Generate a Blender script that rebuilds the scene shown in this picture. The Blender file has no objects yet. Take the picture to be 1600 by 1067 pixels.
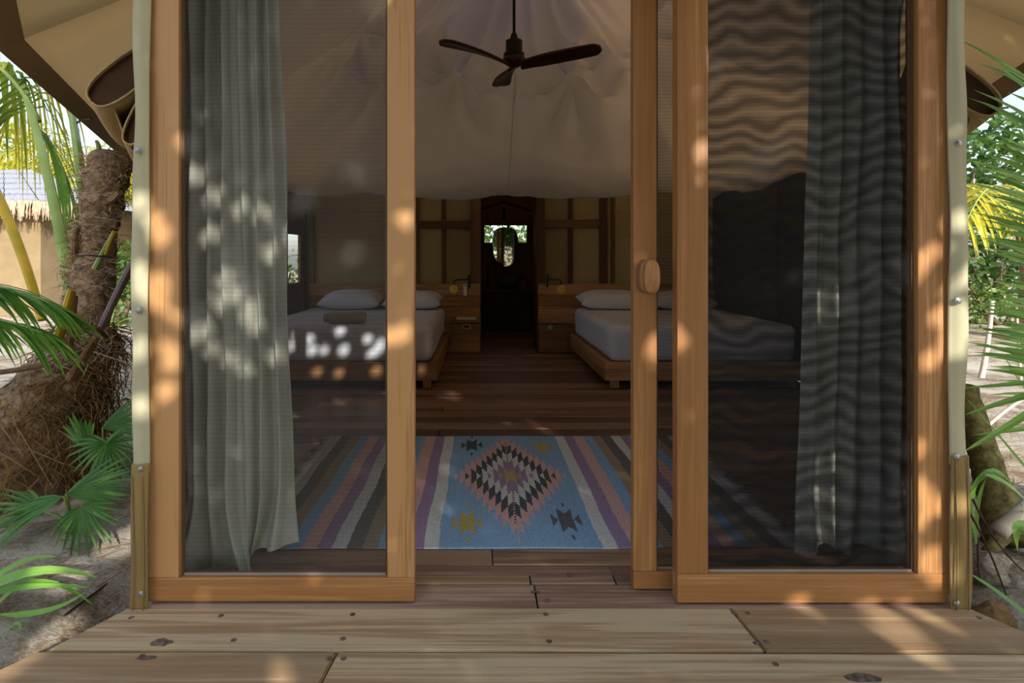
import bpy, bmesh, math, random
import numpy as np
from mathutils import Vector, noise as mnoise
C = bpy.context.scene.collection
SC = bpy.context.scene
# ------------------------------------------------------------------ camera
F = 926.0            # focal length in pixels of the 1600 px wide frame
VX, VY, H = 748.0, 404.0, 1.1
cam = bpy.data.cameras.new('camera'); co = bpy.data.objects.new('camera', cam); C.objects.link(co)
co.location = (0, 0, H); co.rotation_euler = (math.pi/2, 0, 0)
cam.sensor_width = 36.0; cam.lens = 36.0*F/1600.0
cam.shift_x = (800-VX)/1600.0; cam.shift_y = -(533.5-VY)/1600.0
cam.clip_start = 0.02; cam.clip_end = 300
SC.camera = co
# ------------------------------------------------------------------ light
SC.view_settings.view_transform = 'Standard'; SC.view_settings.look = 'None'
SC.view_settings.gamma = 1.0; SC.view_settings.use_curve_mapping = False
SC.view_settings.exposure = 0.9
EL, AZ = math.radians(25), math.radians(22)
SUN = Vector((math.sin(AZ)*math.cos(EL), -math.cos(AZ)*math.cos(EL), math.sin(EL)))
w = bpy.data.worlds.new('sky'); SC.world = w; w.use_nodes = True
nt = w.node_tree; nt.nodes.clear()
sky = nt.nodes.new('ShaderNodeTexSky'); sky.sky_type = 'NISHITA'; sky.sun_disc = False
sky.sun_elevation = math.radians(42); sky.sun_rotation = math.pi - AZ; sky.air_density = 1.0; sky.dust_density = 2.0
hs = nt.nodes.new('ShaderNodeHueSaturation'); hs.inputs['Saturation'].default_value = 0.75
bg = nt.nodes.new('ShaderNodeBackground'); bg.inputs['Strength'].default_value = 0.17
ow = nt.nodes.new('ShaderNodeOutputWorld')
nt.links.new(sky.outputs[0], hs.inputs['Color']); nt.links.new(hs.outputs[0], bg.inputs['Color']); nt.links.new(bg.outputs[0], ow.inputs[0])
sl = bpy.data.lights.new('sun', 'SUN'); sl.energy = 3.7; sl.angle = 0.0093; sl.color = (1.0, 0.94, 0.90)
so = bpy.data.objects.new('sun', sl); C.objects.link(so)
so.rotation_euler = (-SUN).to_track_quat('-Z', 'Y').to_euler(); so.location = (6, -12, 9)

# ------------------------------------------------------------------ helpers
def at(px, py, Y):
    return Vector(((px-VX)*Y/F, Y, H-(py-VY)*Y/F))
def XA(px, Y): return (px-VX)*Y/F
def ZA(py, Y): return H-(py-VY)*Y/F
W = {}
class MB:
    def __init__(s): s.v = []; s.f = []; s.mi = []
    def add(s, vs, fs, m=0):
        o = len(s.v); s.v += [tuple(v) for v in vs]; s.f += [tuple(i+o for i in f) for f in fs]; s.mi += [m]*len(fs); return s
    def box(s, x0, x1, y0, y1, z0, z1, b=0.0, m=0):
        if b <= 0:
            vs = [(x, y, z) for x in (x0, x1) for y in (y0, y1) for z in (z0, z1)]
            return s.add(vs, [(0,1,3,2),(4,6,7,5),(0,4,5,1),(2,3,7,6),(0,2,6,4),(1,5,7,3)], m)
        bm = bmesh.new(); bmesh.ops.create_cube(bm, size=1)
        for v in bm.verts:
            v.co = Vector(((x0+x1)/2+v.co.x*(x1-x0), (y0+y1)/2+v.co.y*(y1-y0), (z0+z1)/2+v.co.z*(z1-z0)))
        bmesh.ops.bevel(bm, geom=bm.edges[:], offset=b, segments=2, affect='EDGES', profile=.6)
        bm.verts.index_update(); s.add([v.co.copy() for v in bm.verts], [[v.index for v in f.verts] for f in bm.faces], m); bm.free(); return s
    def prism(s, poly, z0, z1, m=0):
        n = len(poly)
        vs = [(p[0], p[1], z0) for p in poly]+[(p[0], p[1], z1) for p in poly]
        return s.add(vs, [tuple(range(n))[::-1], tuple(range(n, 2*n))]+[(i, (i+1)%n, (i+1)%n+n, i+n) for i in range(n)], m)
    def bar(s, a, b, wd, th, up=(0,0,1), m=0):
        a = Vector(a); b = Vector(b); d = (b-a).normalized(); u = Vector(up); r = d.cross(u)
        if r.length < 1e-4: r = d.cross(Vector((0,1,0)))
        r.normalize(); u = r.cross(d)
        vs = [p+r*sx*wd/2+u*sz*th/2 for p in (a, b) for sx in (-1,1) for sz in (-1,1)]
        return s.add(vs, [(0,1,3,2),(4,6,7,5),(0,4,5,1),(2,3,7,6),(0,2,6,4),(1,5,7,3)], m)
    def tube(s, pts, r, n=8, cap=True, m=0, flat=1.0):
        pts = [Vector(p) for p in pts]; k = len(pts); rs = r if hasattr(r, '__len__') else [r]*k
        vs = []; ref = None
        for i, p in enumerate(pts):
            d = (pts[min(i+1, k-1)]-pts[max(i-1, 0)]).normalized()
            if ref is None: ref = Vector((0,0,1)) if abs(d.z) < .9 else Vector((1,0,0))
            x = d.cross(ref).normalized(); y = x.cross(d)
            ref = y
            for j in range(n):
                a = 2*math.pi*j/n; vs.append(p+x*rs[i]*math.cos(a)+y*rs[i]*flat*math.sin(a))
        fs = [(i*n+j, i*n+(j+1)%n, (i+1)*n+(j+1)%n, (i+1)*n+j) for i in range(k-1) for j in range(n)]
        if cap: fs += [tuple(range(n))[::-1], tuple(range((k-1)*n, k*n))]
        return s.add(vs, fs, m)
    def lathe(s, prof, c, axis='z', n=24, m=0):
        c = Vector(c); vs = []
        for r, h in prof:
            for j in range(n):
                a = 2*math.pi*j/n; p = (r*math.cos(a), r*math.sin(a), h)
                if axis == 'y': p = (p[0], p[2], p[1])
                elif axis == 'x': p = (p[2], p[0], p[1])
                vs.append(c+Vector(p))
        k = len(prof)
        fs = [(i*n+j, i*n+(j+1)%n, (i+1)*n+(j+1)%n, (i+1)*n+j) for i in range(k-1) for j in range(n)]
        fs += [tuple(range(n))[::-1], tuple(range((k-1)*n, k*n))]
        return s.add(vs, fs, m)
    def grid(s, fn, nu, nv, closeu=False, m=0):
        vs = [fn(i/nu, j/nv) for j in range(nv+1) for i in range(nu if closeu else nu+1)]
        q = nu if closeu else nu+1
        fs = [(j*q+i, j*q+(i+1)%q, (j+1)*q+(i+1)%q, (j+1)*q+i) for j in range(nv) for i in range(nu)]
        return s.add(vs, fs, m)
    def build(s, name, mats, parent=None, loc=None, smooth=False, fix=True):
        me = bpy.data.meshes.new(name)
        base = W[parent.name] if parent is not None else Vector((0,0,0))
        L = Vector(loc) if loc is not None else (base.copy() if parent is not None else None)
        if L is None:
            a = np.array(s.v); L = Vector(((a[:,0].min()+a[:,0].max())/2, (a[:,1].min()+a[:,1].max())/2, a[:,2].min()))
        me.from_pydata([(v[0]-L.x, v[1]-L.y, v[2]-L.z) for v in s.v], [], s.f)
        if fix:
            bm = bmesh.new(); bm.from_mesh(me); bmesh.ops.recalc_face_normals(bm, faces=bm.faces[:]); bm.to_mesh(me); bm.free()
        ms = mats if isinstance(mats, (list, tuple)) else [mats]
        for m in ms: me.materials.append(m)
        if len(ms) > 1: me.polygons.foreach_set('material_index', s.mi)
        if smooth: me.polygons.foreach_set('use_smooth', [True]*len(me.polygons))
        o = bpy.data.objects.new(name, me); C.objects.link(o)
        if parent is not None: o.parent = parent
        o.location = L-base; W[o.name] = L
        if smooth == 'auto':
            me.set_sharp_from_angle(angle=math.radians(40))
        return o
def tag(o, label=None, cat=None, group=None, kind=None):
    if label: o['label'] = label
    if cat: o['category'] = cat
    if group: o['group'] = group
    if kind: o['kind'] = kind
    return o
def thing(name, loc, label, cat, group=None, kind=None):
    o = bpy.data.objects.new(name, None); C.objects.link(o); o.location = loc; W[o.name] = Vector(loc)
    o.empty_display_size = .1
    return tag(o, label, cat, group, kind)
def solid(o, t, off=0.0):
    m = o.modifiers.new('thickness', 'SOLIDIFY'); m.thickness = t; m.offset = off; return o
def sub(o, n=1):
    m = o.modifiers.new('smooth', 'SUBSURF'); m.levels = n; m.render_levels = n; return o
def bez(p0, p1, p2, t): return p0*(1-t)**2+p1*2*t*(1-t)+p2*t*t
def lin(c): return tuple(((x/255)/12.92 if x/255 <= .04045 else (((x/255)+.055)/1.055)**2.4) for x in c)
def col(c): return lin(c)+(1.0,)

# ------------------------------------------------------------------ materials
def new_mat(name):
    m = bpy.data.materials.new(name); m.use_nodes = True; m.node_tree.nodes.clear(); return m, m.node_tree
def N(t, ty, **kw):
    n = t.nodes.new(ty)
    for k, v in kw.items():
        if hasattr(n, k): setattr(n, k, v)
        else: n.inputs[k].default_value = v
    return n
def coords(t, rnd=True):
    tc = N(t, 'ShaderNodeTexCoord'); oi = N(t, 'ShaderNodeObjectInfo')
    mu = N(t, 'ShaderNodeVectorMath', operation='SCALE'); mu.inputs[0].default_value = (37.3, 21.7, 53.1)
    t.links.new(oi.outputs['Random'], mu.inputs['Scale'])
    ad = N(t, 'ShaderNodeVectorMath', operation='ADD'); t.links.new(tc.outputs['Object'], ad.inputs[0])
    if rnd: t.links.new(mu.outputs[0], ad.inputs[1])
    return ad.outputs[0], oi.outputs['Random']
def ramp(t, fac, stops):
    r = N(t, 'ShaderNodeValToRGB'); e = r.color_ramp.elements
    while len(e) < len(stops): e.new(.5)
    for i, (p, c) in enumerate(stops): e[i].position = p; e[i].color = col(c)
    t.links.new(fac, r.inputs[0]); return r.outputs[0]
def bump(t, h, s, d=.004):
    b = N(t, 'ShaderNodeBump'); b.inputs['Strength'].default_value = s; b.inputs['Distance'].default_value = d
    t.links.new(h, b.inputs['Height']); return b.outputs[0]
def bsdf(t, color, rough=.6, normal=None, metal=0.0, spec=.4):
    p = N(t, 'ShaderNodeBsdfPrincipled'); p.inputs['Roughness'].default_value = rough; p.inputs['Metallic'].default_value = metal
    p.inputs['Specular IOR Level'].default_value = spec
    if hasattr(color, 'is_output'): t.links.new(color, p.inputs['Base Color'])
    else: p.inputs['Base Color'].default_value = col(color)
    if normal is not None: t.links.new(normal, p.inputs['Normal'])
    return p
def out(t, sh):
    o = N(t, 'ShaderNodeOutputMaterial'); t.links.new(sh, o.inputs[0])
def wood(name, dark, mid, light, axis='x', rough=.55, sc=1.0, vary=.25, spec=.35, worn=None, fig=.05):
    m, t = new_mat(name); v, rnd = coords(t)
    mp = N(t, 'ShaderNodeMapping'); s = {'x': (.42, 9, 9), 'y': (9, .42, 9), 'z': (9, 9, .42)}[axis]
    mp.inputs['Scale'].default_value = tuple(q*sc for q in s); t.links.new(v, mp.inputs[0])
    n1 = N(t, 'ShaderNodeTexNoise'); n1.inputs['Scale'].default_value = 1.6; n1.inputs['Detail'].default_value = 3; n1.inputs['Distortion'].default_value = .8
    t.links.new(mp.outputs[0], n1.inputs['Vector'])
    k = N(t, 'ShaderNodeMath', operation='MULTIPLY'); k.inputs[1].default_value = 26; t.links.new(n1.outputs[0], k.inputs[0])
    sn = N(t, 'ShaderNodeMath', operation='SINE'); t.links.new(k.outputs[0], sn.inputs[0])
    n2 = N(t, 'ShaderNodeTexNoise'); n2.inputs['Scale'].default_value = 9; n2.inputs['Detail'].default_value = 6; n2.inputs['Roughness'].default_value = .7
    mp2 = N(t, 'ShaderNodeMapping'); mp2.inputs['Scale'].default_value = tuple((q*sc*(.6 if q < 1 else 1.6)) for q in s); t.links.new(v, mp2.inputs[0]); t.links.new(mp2.outputs[0], n2.inputs['Vector'])
    n3 = N(t, 'ShaderNodeTexNoise'); n3.inputs['Scale'].default_value = .7; n3.inputs['Detail'].default_value = 2; t.links.new(mp.outputs[0], n3.inputs['Vector'])
    a = N(t, 'ShaderNodeMath', operation='MULTIPLY_ADD'); a.inputs[1].default_value = fig; t.links.new(sn.outputs[0], a.inputs[0]); sc2 = N(t, 'ShaderNodeMath', operation='MULTIPLY_ADD'); sc2.inputs[1].default_value = .62; sc2.inputs[2].default_value = .19; t.links.new(n2.outputs[0], sc2.inputs[0]); t.links.new(sc2.outputs[0], a.inputs[2])
    b = N(t, 'ShaderNodeMath', operation='MULTIPLY_ADD'); b.inputs[1].default_value = .5; t.links.new(n3.outputs[0], b.inputs[0]); t.links.new(a.outputs[0], b.inputs[2])
    cc = N(t, 'ShaderNodeMath', operation='MULTIPLY_ADD'); cc.inputs[1].default_value = vary; t.links.new(rnd, cc.inputs[0]); t.links.new(b.outputs[0], cc.inputs[2])
    c = ramp(t, cc.outputs[0], [(.5, dark), (.78+vary/2, mid), (1.05+vary/2 if 1.05+vary/2 < 1 else 1.0, light)])
    if worn:
        n4 = N(t, 'ShaderNodeTexNoise'); n4.inputs['Scale'].default_value = 2.2; n4.inputs['Detail'].default_value = 8; n4.inputs['Roughness'].default_value = .75
        mp4 = N(t, 'ShaderNodeMapping'); mp4.inputs['Scale'].default_value = (1.0, 3, 3) if axis == 'x' else (3, 3, 1.0); t.links.new(v, mp4.inputs[0]); t.links.new(mp4.outputs[0], n4.inputs['Vector'])
        r4 = N(t, 'ShaderNodeMapRange'); r4.inputs[1].default_value = .5; r4.inputs[2].default_value = .72; r4.inputs[4].default_value = worn[1]; t.links.new(n4.outputs[0], r4.inputs[0])
        mx = N(t, 'ShaderNodeMix', data_type='RGBA'); t.links.new(r4.outputs[0], mx.inputs[0]); t.links.new(c, mx.inputs[6]); mx.inputs[7].default_value = col(worn[0]); c = mx.outputs[2]
    p = bsdf(t, c, rough, bump(t, a.outputs[0], .25, .003), spec=spec); out(t, p.outputs[0]); return m
def cloth(name, c1, c2, transl=0.0, weave=420, rough=.9, bumpy=.25, big=1.5, tcol=None, wr=0.0):
    m, t = new_mat(name); v, rnd = coords(t)
    n1 = N(t, 'ShaderNodeTexNoise'); n1.inputs['Scale'].default_value = big; n1.inputs['Detail'].default_value = 5; t.links.new(v, n1.inputs['Vector'])
    n2 = N(t, 'ShaderNodeTexNoise'); n2.inputs['Scale'].default_value = weave; n2.inputs['Detail'].default_value = 2; t.links.new(v, n2.inputs['Vector'])
    a = N(t, 'ShaderNodeMath', operation='MULTIPLY_ADD'); a.inputs[1].default_value = .4; t.links.new(n2.outputs[0], a.inputs[0]); t.links.new(n1.outputs[0], a.inputs[2])
    c = ramp(t, a.outputs[0], [(.45, c1), (.95, c2)])
    nm = bump(t, n2.outputs[0], bumpy, .002)
    if wr:
        n3 = N(t, 'ShaderNodeTexNoise'); n3.inputs['Scale'].default_value = 5; n3.inputs['Detail'].default_value = 4; n3.inputs['Distortion'].default_value = 1.2; t.links.new(v, n3.inputs['Vector'])
        b2 = N(t, 'ShaderNodeBump'); b2.inputs['Strength'].default_value = wr; b2.inputs['Distance'].default_value = .03; t.links.new(n3.outputs[0], b2.inputs['Height']); t.links.new(nm, b2.inputs['Normal']); nm = b2.outputs[0]
    p = bsdf(t, c, rough, nm, spec=.12)
    if transl > 0:
        tr = N(t, 'ShaderNodeBsdfTranslucent'); t.links.new(c, tr.inputs[0])
        if tcol: t.links.remove(tr.inputs[0].links[0]); tr.inputs[0].default_value = col(tcol)
        mx = N(t, 'ShaderNodeMixShader'); mx.inputs[0].default_value = transl
        t.links.new(p.outputs[0], mx.inputs[1]); t.links.new(tr.outputs[0], mx.inputs[2]); out(t, mx.outputs[0])
    else: out(t, p.outputs[0])
    return m
def leafmat(name, c1, c2, c3=None, transl=.35, rough=.4, sc=6):
    m, t = new_mat(name); v, rnd = coords(t)
    n1 = N(t, 'ShaderNodeTexNoise'); n1.inputs['Scale'].default_value = sc; n1.inputs['Detail'].default_value = 3; t.links.new(v, n1.inputs['Vector'])
    a = N(t, 'ShaderNodeMath', operation='MULTIPLY_ADD'); a.inputs[1].default_value = .25; t.links.new(rnd, a.inputs[0]); t.links.new(n1.outputs[0], a.inputs[2])
    st = [(.35, c1), (.75, c2)]+([(.92, c3)] if c3 else [])
    c = ramp(t, a.outputs[0], st)
    p = bsdf(t, c, rough, spec=.4)
    tr = N(t, 'ShaderNodeBsdfTranslucent'); t.links.new(c, tr.inputs[0])
    mx = N(t, 'ShaderNodeMixShader'); mx.inputs[0].default_value = transl
    t.links.new(p.outputs[0], mx.inputs[1]); t.links.new(tr.outputs[0], mx.inputs[2]); out(t, mx.outputs[0]); return m
def plain(name, c, rough=.5, metal=0.0, spec=.4, c2=None, sc=8, bumpy=0.0):
    m, t = new_mat(name)
    v, rnd = coords(t); n1 = N(t, 'ShaderNodeTexNoise'); n1.inputs['Scale'].default_value = sc; n1.inputs['Detail'].default_value = 6; n1.inputs['Roughness'].default_value = .65; t.links.new(v, n1.inputs['Vector'])
    cc = ramp(t, n1.outputs[0], [(.35, c), (.7, c2 or c)])
    p = bsdf(t, cc, rough, bump(t, n1.outputs[0], bumpy, .02) if bumpy else None, metal, spec); out(t, p.outputs[0]); return m
def screenmat(name, pitch, tmin, tmax, wob, c=(70, 72, 70)):
    # woven insect screen: horizontal and vertical threads, slightly uneven weave
    m, t = new_mat(name); tc = N(t, 'ShaderNodeTexCoord')
    n1 = N(t, 'ShaderNodeTexNoise'); n1.inputs['Scale'].default_value = 1.7; n1.inputs['Detail'].default_value = 3; t.links.new(tc.outputs['Object'], n1.inputs['Vector'])
    sp = N(t, 'ShaderNodeSeparateXYZ'); t.links.new(tc.outputs['Object'], sp.inputs[0])
    def wave(o, amp, p):
        d = N(t, 'ShaderNodeMath', operation='MULTIPLY_ADD'); d.inputs[1].default_value = amp; t.links.new(n1.outputs[0], d.inputs[0]); t.links.new(o, d.inputs[2])
        k = N(t, 'ShaderNodeMath', operation='MULTIPLY'); k.inputs[1].default_value = 2*math.pi/p; t.links.new(d.outputs[0], k.inputs[0])
        s = N(t, 'ShaderNodeMath', operation='SINE'); t.links.new(k.outputs[0], s.inputs[0]); return s.outputs[0]
    a = wave(sp.outputs['Z'], wob, pitch); b = wave(sp.outputs['X'], wob*.5, pitch)
    r1 = N(t, 'ShaderNodeMapRange'); r1.inputs[1].default_value = -.6; r1.inputs[2].default_value = -.05; r1.inputs[3].default_value = tmin; r1.inputs[4].default_value = tmax; t.links.new(a, r1.inputs[0])
    r2 = N(t, 'ShaderNodeMapRange'); r2.inputs[1].default_value = -1; r2.inputs[2].default_value = 1; r2.inputs[3].default_value = .9; r2.inputs[4].default_value = 1; t.links.new(b, r2.inputs[0])
    mu = N(t, 'ShaderNodeMath', operation='MULTIPLY'); t.links.new(r1.outputs[0], mu.inputs[0]); t.links.new(r2.outputs[0], mu.inputs[1])
    df = N(t, 'ShaderNodeBsdfDiffuse'); df.inputs[0].default_value = col(c)
    tr = N(t, 'ShaderNodeBsdfTransparent'); mx = N(t, 'ShaderNodeMixShader')
    t.links.new(mu.outputs[0], mx.inputs[0]); t.links.new(df.outputs[0], mx.inputs[1]); t.links.new(tr.outputs[0], mx.inputs[2]); out(t, mx.outputs[0]); return m
def attrmat(name, rough=.95):
    m, t = new_mat(name); at_ = N(t, 'ShaderNodeAttribute'); at_.attribute_name = 'dye'
    v, rnd = coords(t); n2 = N(t, 'ShaderNodeTexNoise'); n2.inputs['Scale'].default_value = 260; n2.inputs['Detail'].default_value = 2; t.links.new(v, n2.inputs['Vector'])
    r = N(t, 'ShaderNodeMapRange'); r.inputs[1].default_value = .3; r.inputs[2].default_value = .7; r.inputs[3].default_value = .62; r.inputs[4].default_value = 1.25; t.links.new(n2.outputs[0], r.inputs[0])
    mx = N(t, 'ShaderNodeVectorMath', operation='SCALE'); t.links.new(at_.outputs['Color'], mx.inputs[0]); t.links.new(r.outputs[0], mx.inputs['Scale'])
    p = bsdf(t, mx.outputs[0], rough, bump(t, n2.outputs[0], .5, .003), spec=.05); out(t, p.outputs[0]); return m

M = {}
M['door_z'] = wood('door_teak_upright', (122,78,38), (158,110,62), (180,136,86), 'z', .5)
M['door_x'] = wood('door_teak_level', (122,78,38), (158,110,62), (180,136,86), 'x', .5)
M['deck'] = wood('deck_boards', (118,90,60), (166,136,98), (196,172,134), 'x', .6, .8, .2, worn=((176,160,132), .4), fig=.065)
M['sill'] = wood('worn_threshold_boards', (92,62,48), (144,112,90), (178,150,126), 'x', .6, 1.0, .2, worn=((160,140,120), .55))
M['floor'] = wood('dark_floor_boards', (70,48,35), (124,94,72), (162,128,100), 'x', .42, 1.0, .35, spec=.45, worn=((118,96,78), .5))
M['furn_x'] = wood('furniture_wood_level', (104,72,42), (154,112,70), (190,146,96), 'x', .55)
M['furn_y'] = wood('furniture_wood_lengthwise', (104,72,42), (154,112,70), (190,146,96), 'y', .55)
M['furn_z'] = wood('furniture_wood_upright', (104,72,42), (154,112,70), (190,146,96), 'z', .55)
M['dark_z'] = wood('dark_frame_upright', (58,38,26), (94,64,44), (122,86,60), 'z', .6)
M['dark_x'] = wood('dark_frame_level', (58,38,26), (94,64,44), (122,86,60), 'x', .6)
M['walnut'] = wood('fan_walnut', (34,14,9), (66,32,22), (92,48,32), 'x', .4)
M['liner'] = cloth('tent_liner', (208,208,224), (222,222,236), .62, 300, wr=.1, big=.8)
M['fly'] = cloth('roof_canvas', (130,94,50), (146,108,60), .6, 500, big=.6, tcol=(230,208,170))
M['hem'] = cloth('roof_hem_webbing', (128,108,80), (146,124,92), 0, 300)
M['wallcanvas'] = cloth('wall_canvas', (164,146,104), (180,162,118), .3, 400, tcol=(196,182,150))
M['sidecanvas'] = cloth('shaded_side_canvas', (84,74,56), (100,88,68), .05, 400)  # darker copy of the wall canvas; the side walls' shade is painted in
M['strip'] = cloth('pale_flap_canvas', (172,166,132), (188,182,150), .1, 300)
M['stripdark'] = cloth('olive_flap_canvas', (128,106,66), (150,126,80), .05, 300)
M['flapdark'] = cloth('brown_flap_canvas', (66,48,34), (88,66,46), .1, 300)
M['flappale'] = cloth('beige_flap_canvas', (176,150,108), (196,170,124), .15, 300)
M['curtain'] = cloth('linen_curtain', (190,190,172), (212,212,194), .22, 250, big=6)
M['gauze'] = cloth('pale_curtain', (218,216,200), (234,232,218), .2, 250, big=6, wr=.5)
M['sheet'] = cloth('bed_sheet', (202,204,210), (220,222,228), 0, 600, wr=.12)
M['pillow'] = cloth('pillow_case', (206,208,214), (222,224,230), 0, 600, wr=.35)
M['towel'] = cloth('grey_towel', (172,156,134), (196,180,156), 0, 220, bumpy=.8)
M['rug'] = attrmat('woven_rug')
M['fringe'] = cloth('rug_fringe', (190,184,180), (210,204,200), 0, 200)
M['screen'] = screenmat('insect_screen_front', .0024, .16, 1.0, .006, (64,64,62))
M['screen2'] = screenmat('insect_screen_back', .00262, .03, 1.0, .022, (34,36,36))
M['screen1'] = screenmat('insect_screen_front_right', .0024, .03, 1.0, .008, (34,36,36))
M['black'] = plain('black_metal', (16,15,15), .45, .2)
M['brass'] = plain('brushed_brass', (222,180,84), .5, .3, c2=(232,192,100))
M['bronze'] = plain('bronze_tube', (70,52,34), .4, .8)
M['steel'] = plain('screw_steel', (150,150,148), .4, .8)
M['white'] = plain('white_plastic', (226,224,214), .45)
M['paper'] = plain('book_cover', (214,204,196), .6)
M['glass_dark'] = plain('dark_socket_face', (22,22,24), .3)
M['stone'] = plain('basin_stone', (86,78,68), .6, c2=(110,100,88))
M['amber'] = plain('amber_bottle', (150,70,24), .15)
M['mirror'] = plain('mirror_glass', (235,238,235), .02, 1.0)
M['bathroof'] = cloth('bathroom_canvas', (140,112,80), (160,130,96), .6, 300)
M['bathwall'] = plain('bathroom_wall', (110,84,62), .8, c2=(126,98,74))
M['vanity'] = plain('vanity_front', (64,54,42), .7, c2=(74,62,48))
M['knot'] = plain('knot_scar', (70,52,38), .8, c2=(136,118,98), sc=60)
M['bead_dark'] = plain('dark_screen_bead', (84,64,46), .6)
M['alu'] = plain('screen_bead', (150,146,138), .5, .3)
# ================================================================== STRUCTURE
rng = random.Random(7)
YF = 1.89                      # outer face of the door plane
# ---- interior floor
floor = thing('floor', (.34, 4.5, 0), 'dark brown plank floor inside the tent room', 'floor', kind='structure')
b = MB(); b.prism([(-1.06,1.875),(1.51,1.875),(1.60,2.03),(2.93,4.4),(2.80,7.08),(1.15,7.08),(1.15,9.65),(-.35,9.65),(-.35,7.08),(-2.05,7.08),(-2.27,4.4),(-1.10,2.03)], -.12, -.042); b.build('subfloor', M['dark_x'], floor)
y = 2.135; row = 0
def wallx(Y): return (-1.12-(Y-1.95)*.473 if Y < 4.4 else -2.28+(Y-4.4)*.09, 1.6+(Y-1.95)*.545 if Y < 4.4 else 2.94-(Y-4.4)*.06)
while y < 7.2:
    wd = .142+rng.uniform(-.012, .012)
    xl, xr = wallx(min(y, y+wd)); xl += .02; xr -= .02
    xs = [xl]+sorted(rng.uniform(xl+.5, xr-.5) for _ in range(rng.choice([1, 1, 2])))+[xr]
    for x0, x1 in zip(xs, xs[1:]):
        if x1-x0 < .05: continue
        b = MB(); b.box(x0+.0015, x1-.0015, y, y+wd-.004, -.028, rng.uniform(-.003, .0), .003)
        b.build('plank', M['floor'], floor)
    y += wd
while y < 9.7:
    b = MB(); b.box(-.3, 1.1, y, y+.14, -.028, -.002, .003); b.build('plank', M['floor'], floor); y += .145
# threshold boards at the doorway
for (x0, x1, y0, y1, m) in ((-1.05, .47, 2.07, 2.131, 'sill'), (.47, 1.5, 2.012, 2.131, 'sill'), (-1.05, .175, 2.012, 2.066, 'deck'), (-1.05, .185, 1.872, 2.008, 'sill'), (.19, 1.5, 1.872, 2.008, 'sill'), (.18, .465, 2.012, 2.066, 'sill')):
    b = MB(); b.box(x0, x1, y0, y1, -.04, -.001+rng.uniform(-.003, 0), .004); b.build('threshold_board', M[m], floor)
# ---- deck in front
deck = thing('deck', (.2, 1.6, 0), 'two wide weathered timber step boards in front of the doors', 'deck', kind='structure')
def plank_poly(poly, name, mat, parent, z0=-.045, z1=0.0):
    b = MB(); bm = bmesh.new()
    vs = [bm.verts.new((p[0], p[1], z1)) for p in poly]; bm.faces.new(vs)
    r = bmesh.ops.extrude_face_region(bm, geom=bm.faces[:]); 
    for v in [g for g in r['geom'] if isinstance(g, bmesh.types.BMVert)]: v.co.z = z0
    bmesh.ops.recalc_face_normals(bm, faces=bm.faces[:])
    bmesh.ops.bevel(bm, geom=[e for e in bm.edges], offset=.005, segments=2, affect='EDGES')
    bm.verts.index_update(); b.add([v.co.copy() for v in bm.verts], [[v.index for v in f.verts] for f in bm.faces]); bm.free()
    cx = sum(p[0] for p in poly)/len(poly); cy = sum(p[1] for p in poly)/len(poly)
    return b.build(name, mat, parent, (cx, cy, 0), smooth='auto')
plank_poly([(-1.105,1.868),(-1.215,1.668),(.803,1.664),(.79,1.868)], 'plank', M['deck'], deck)
plank_poly([(.793,1.868),(.806,1.664),(1.66,1.656),(1.545,1.868)], 'plank', M['deck'], deck)
plank_poly([(-1.235,1.661),(-1.40,1.42),(-.425,1.42),(-.398,1.659)], 'plank', M['deck'], deck)
plank_poly([(-.394,1.659),(-.421,1.42),(1.80,1.41),(1.668,1.65)], 'plank', M['deck'], deck)
b = MB(); b.box(-1.2, 1.55, 1.45, 1.86, -.16, -.06); b.build('joist', M['dark_x'], deck)
for px, py in ((345,962),(365,1000),(551,960),(536,998),(853,960),(858,1002),(514,1029),(537,1029),(205,965),(1147,958),(1168,958),(1181,1005),(1198,1003),(1212,1038),(1530,965),(222,1025),(100,1000)):
    Y = F*H/(py-VY); p = at(px, py, Y)
    b = MB(); b.lathe([(.0005,.0),(.0085,.0),(.009,.0006),(.006,.0018),(.0005,.0018)], (p.x, p.y, .0), 'z', 10); b.build('screw', M['knot'], deck)
for px, py, w_, h_ in ((253,1004,.03,.016),(229,1028,.03,.008),(1350,1060,.045,.02),(890,898,.01,.014),(836,925,.016,.006),(855,938,.009,.012)):
    Y = F*H/(py-VY); p = at(px, py, Y); b = MB()
    n = 11; b.add([(p.x+w_*math.cos(2*math.pi*i/n)*(.8+.4*rng.random()), p.y+h_*math.sin(2*math.pi*i/n)*(.7+.6*rng.random()), .0012) for i in range(n)]+[(p.x, p.y, .0026)], [(i, (i+1)%n, n) for i in range(n)])
    b.build('knot', M['knot'], deck)

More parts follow.
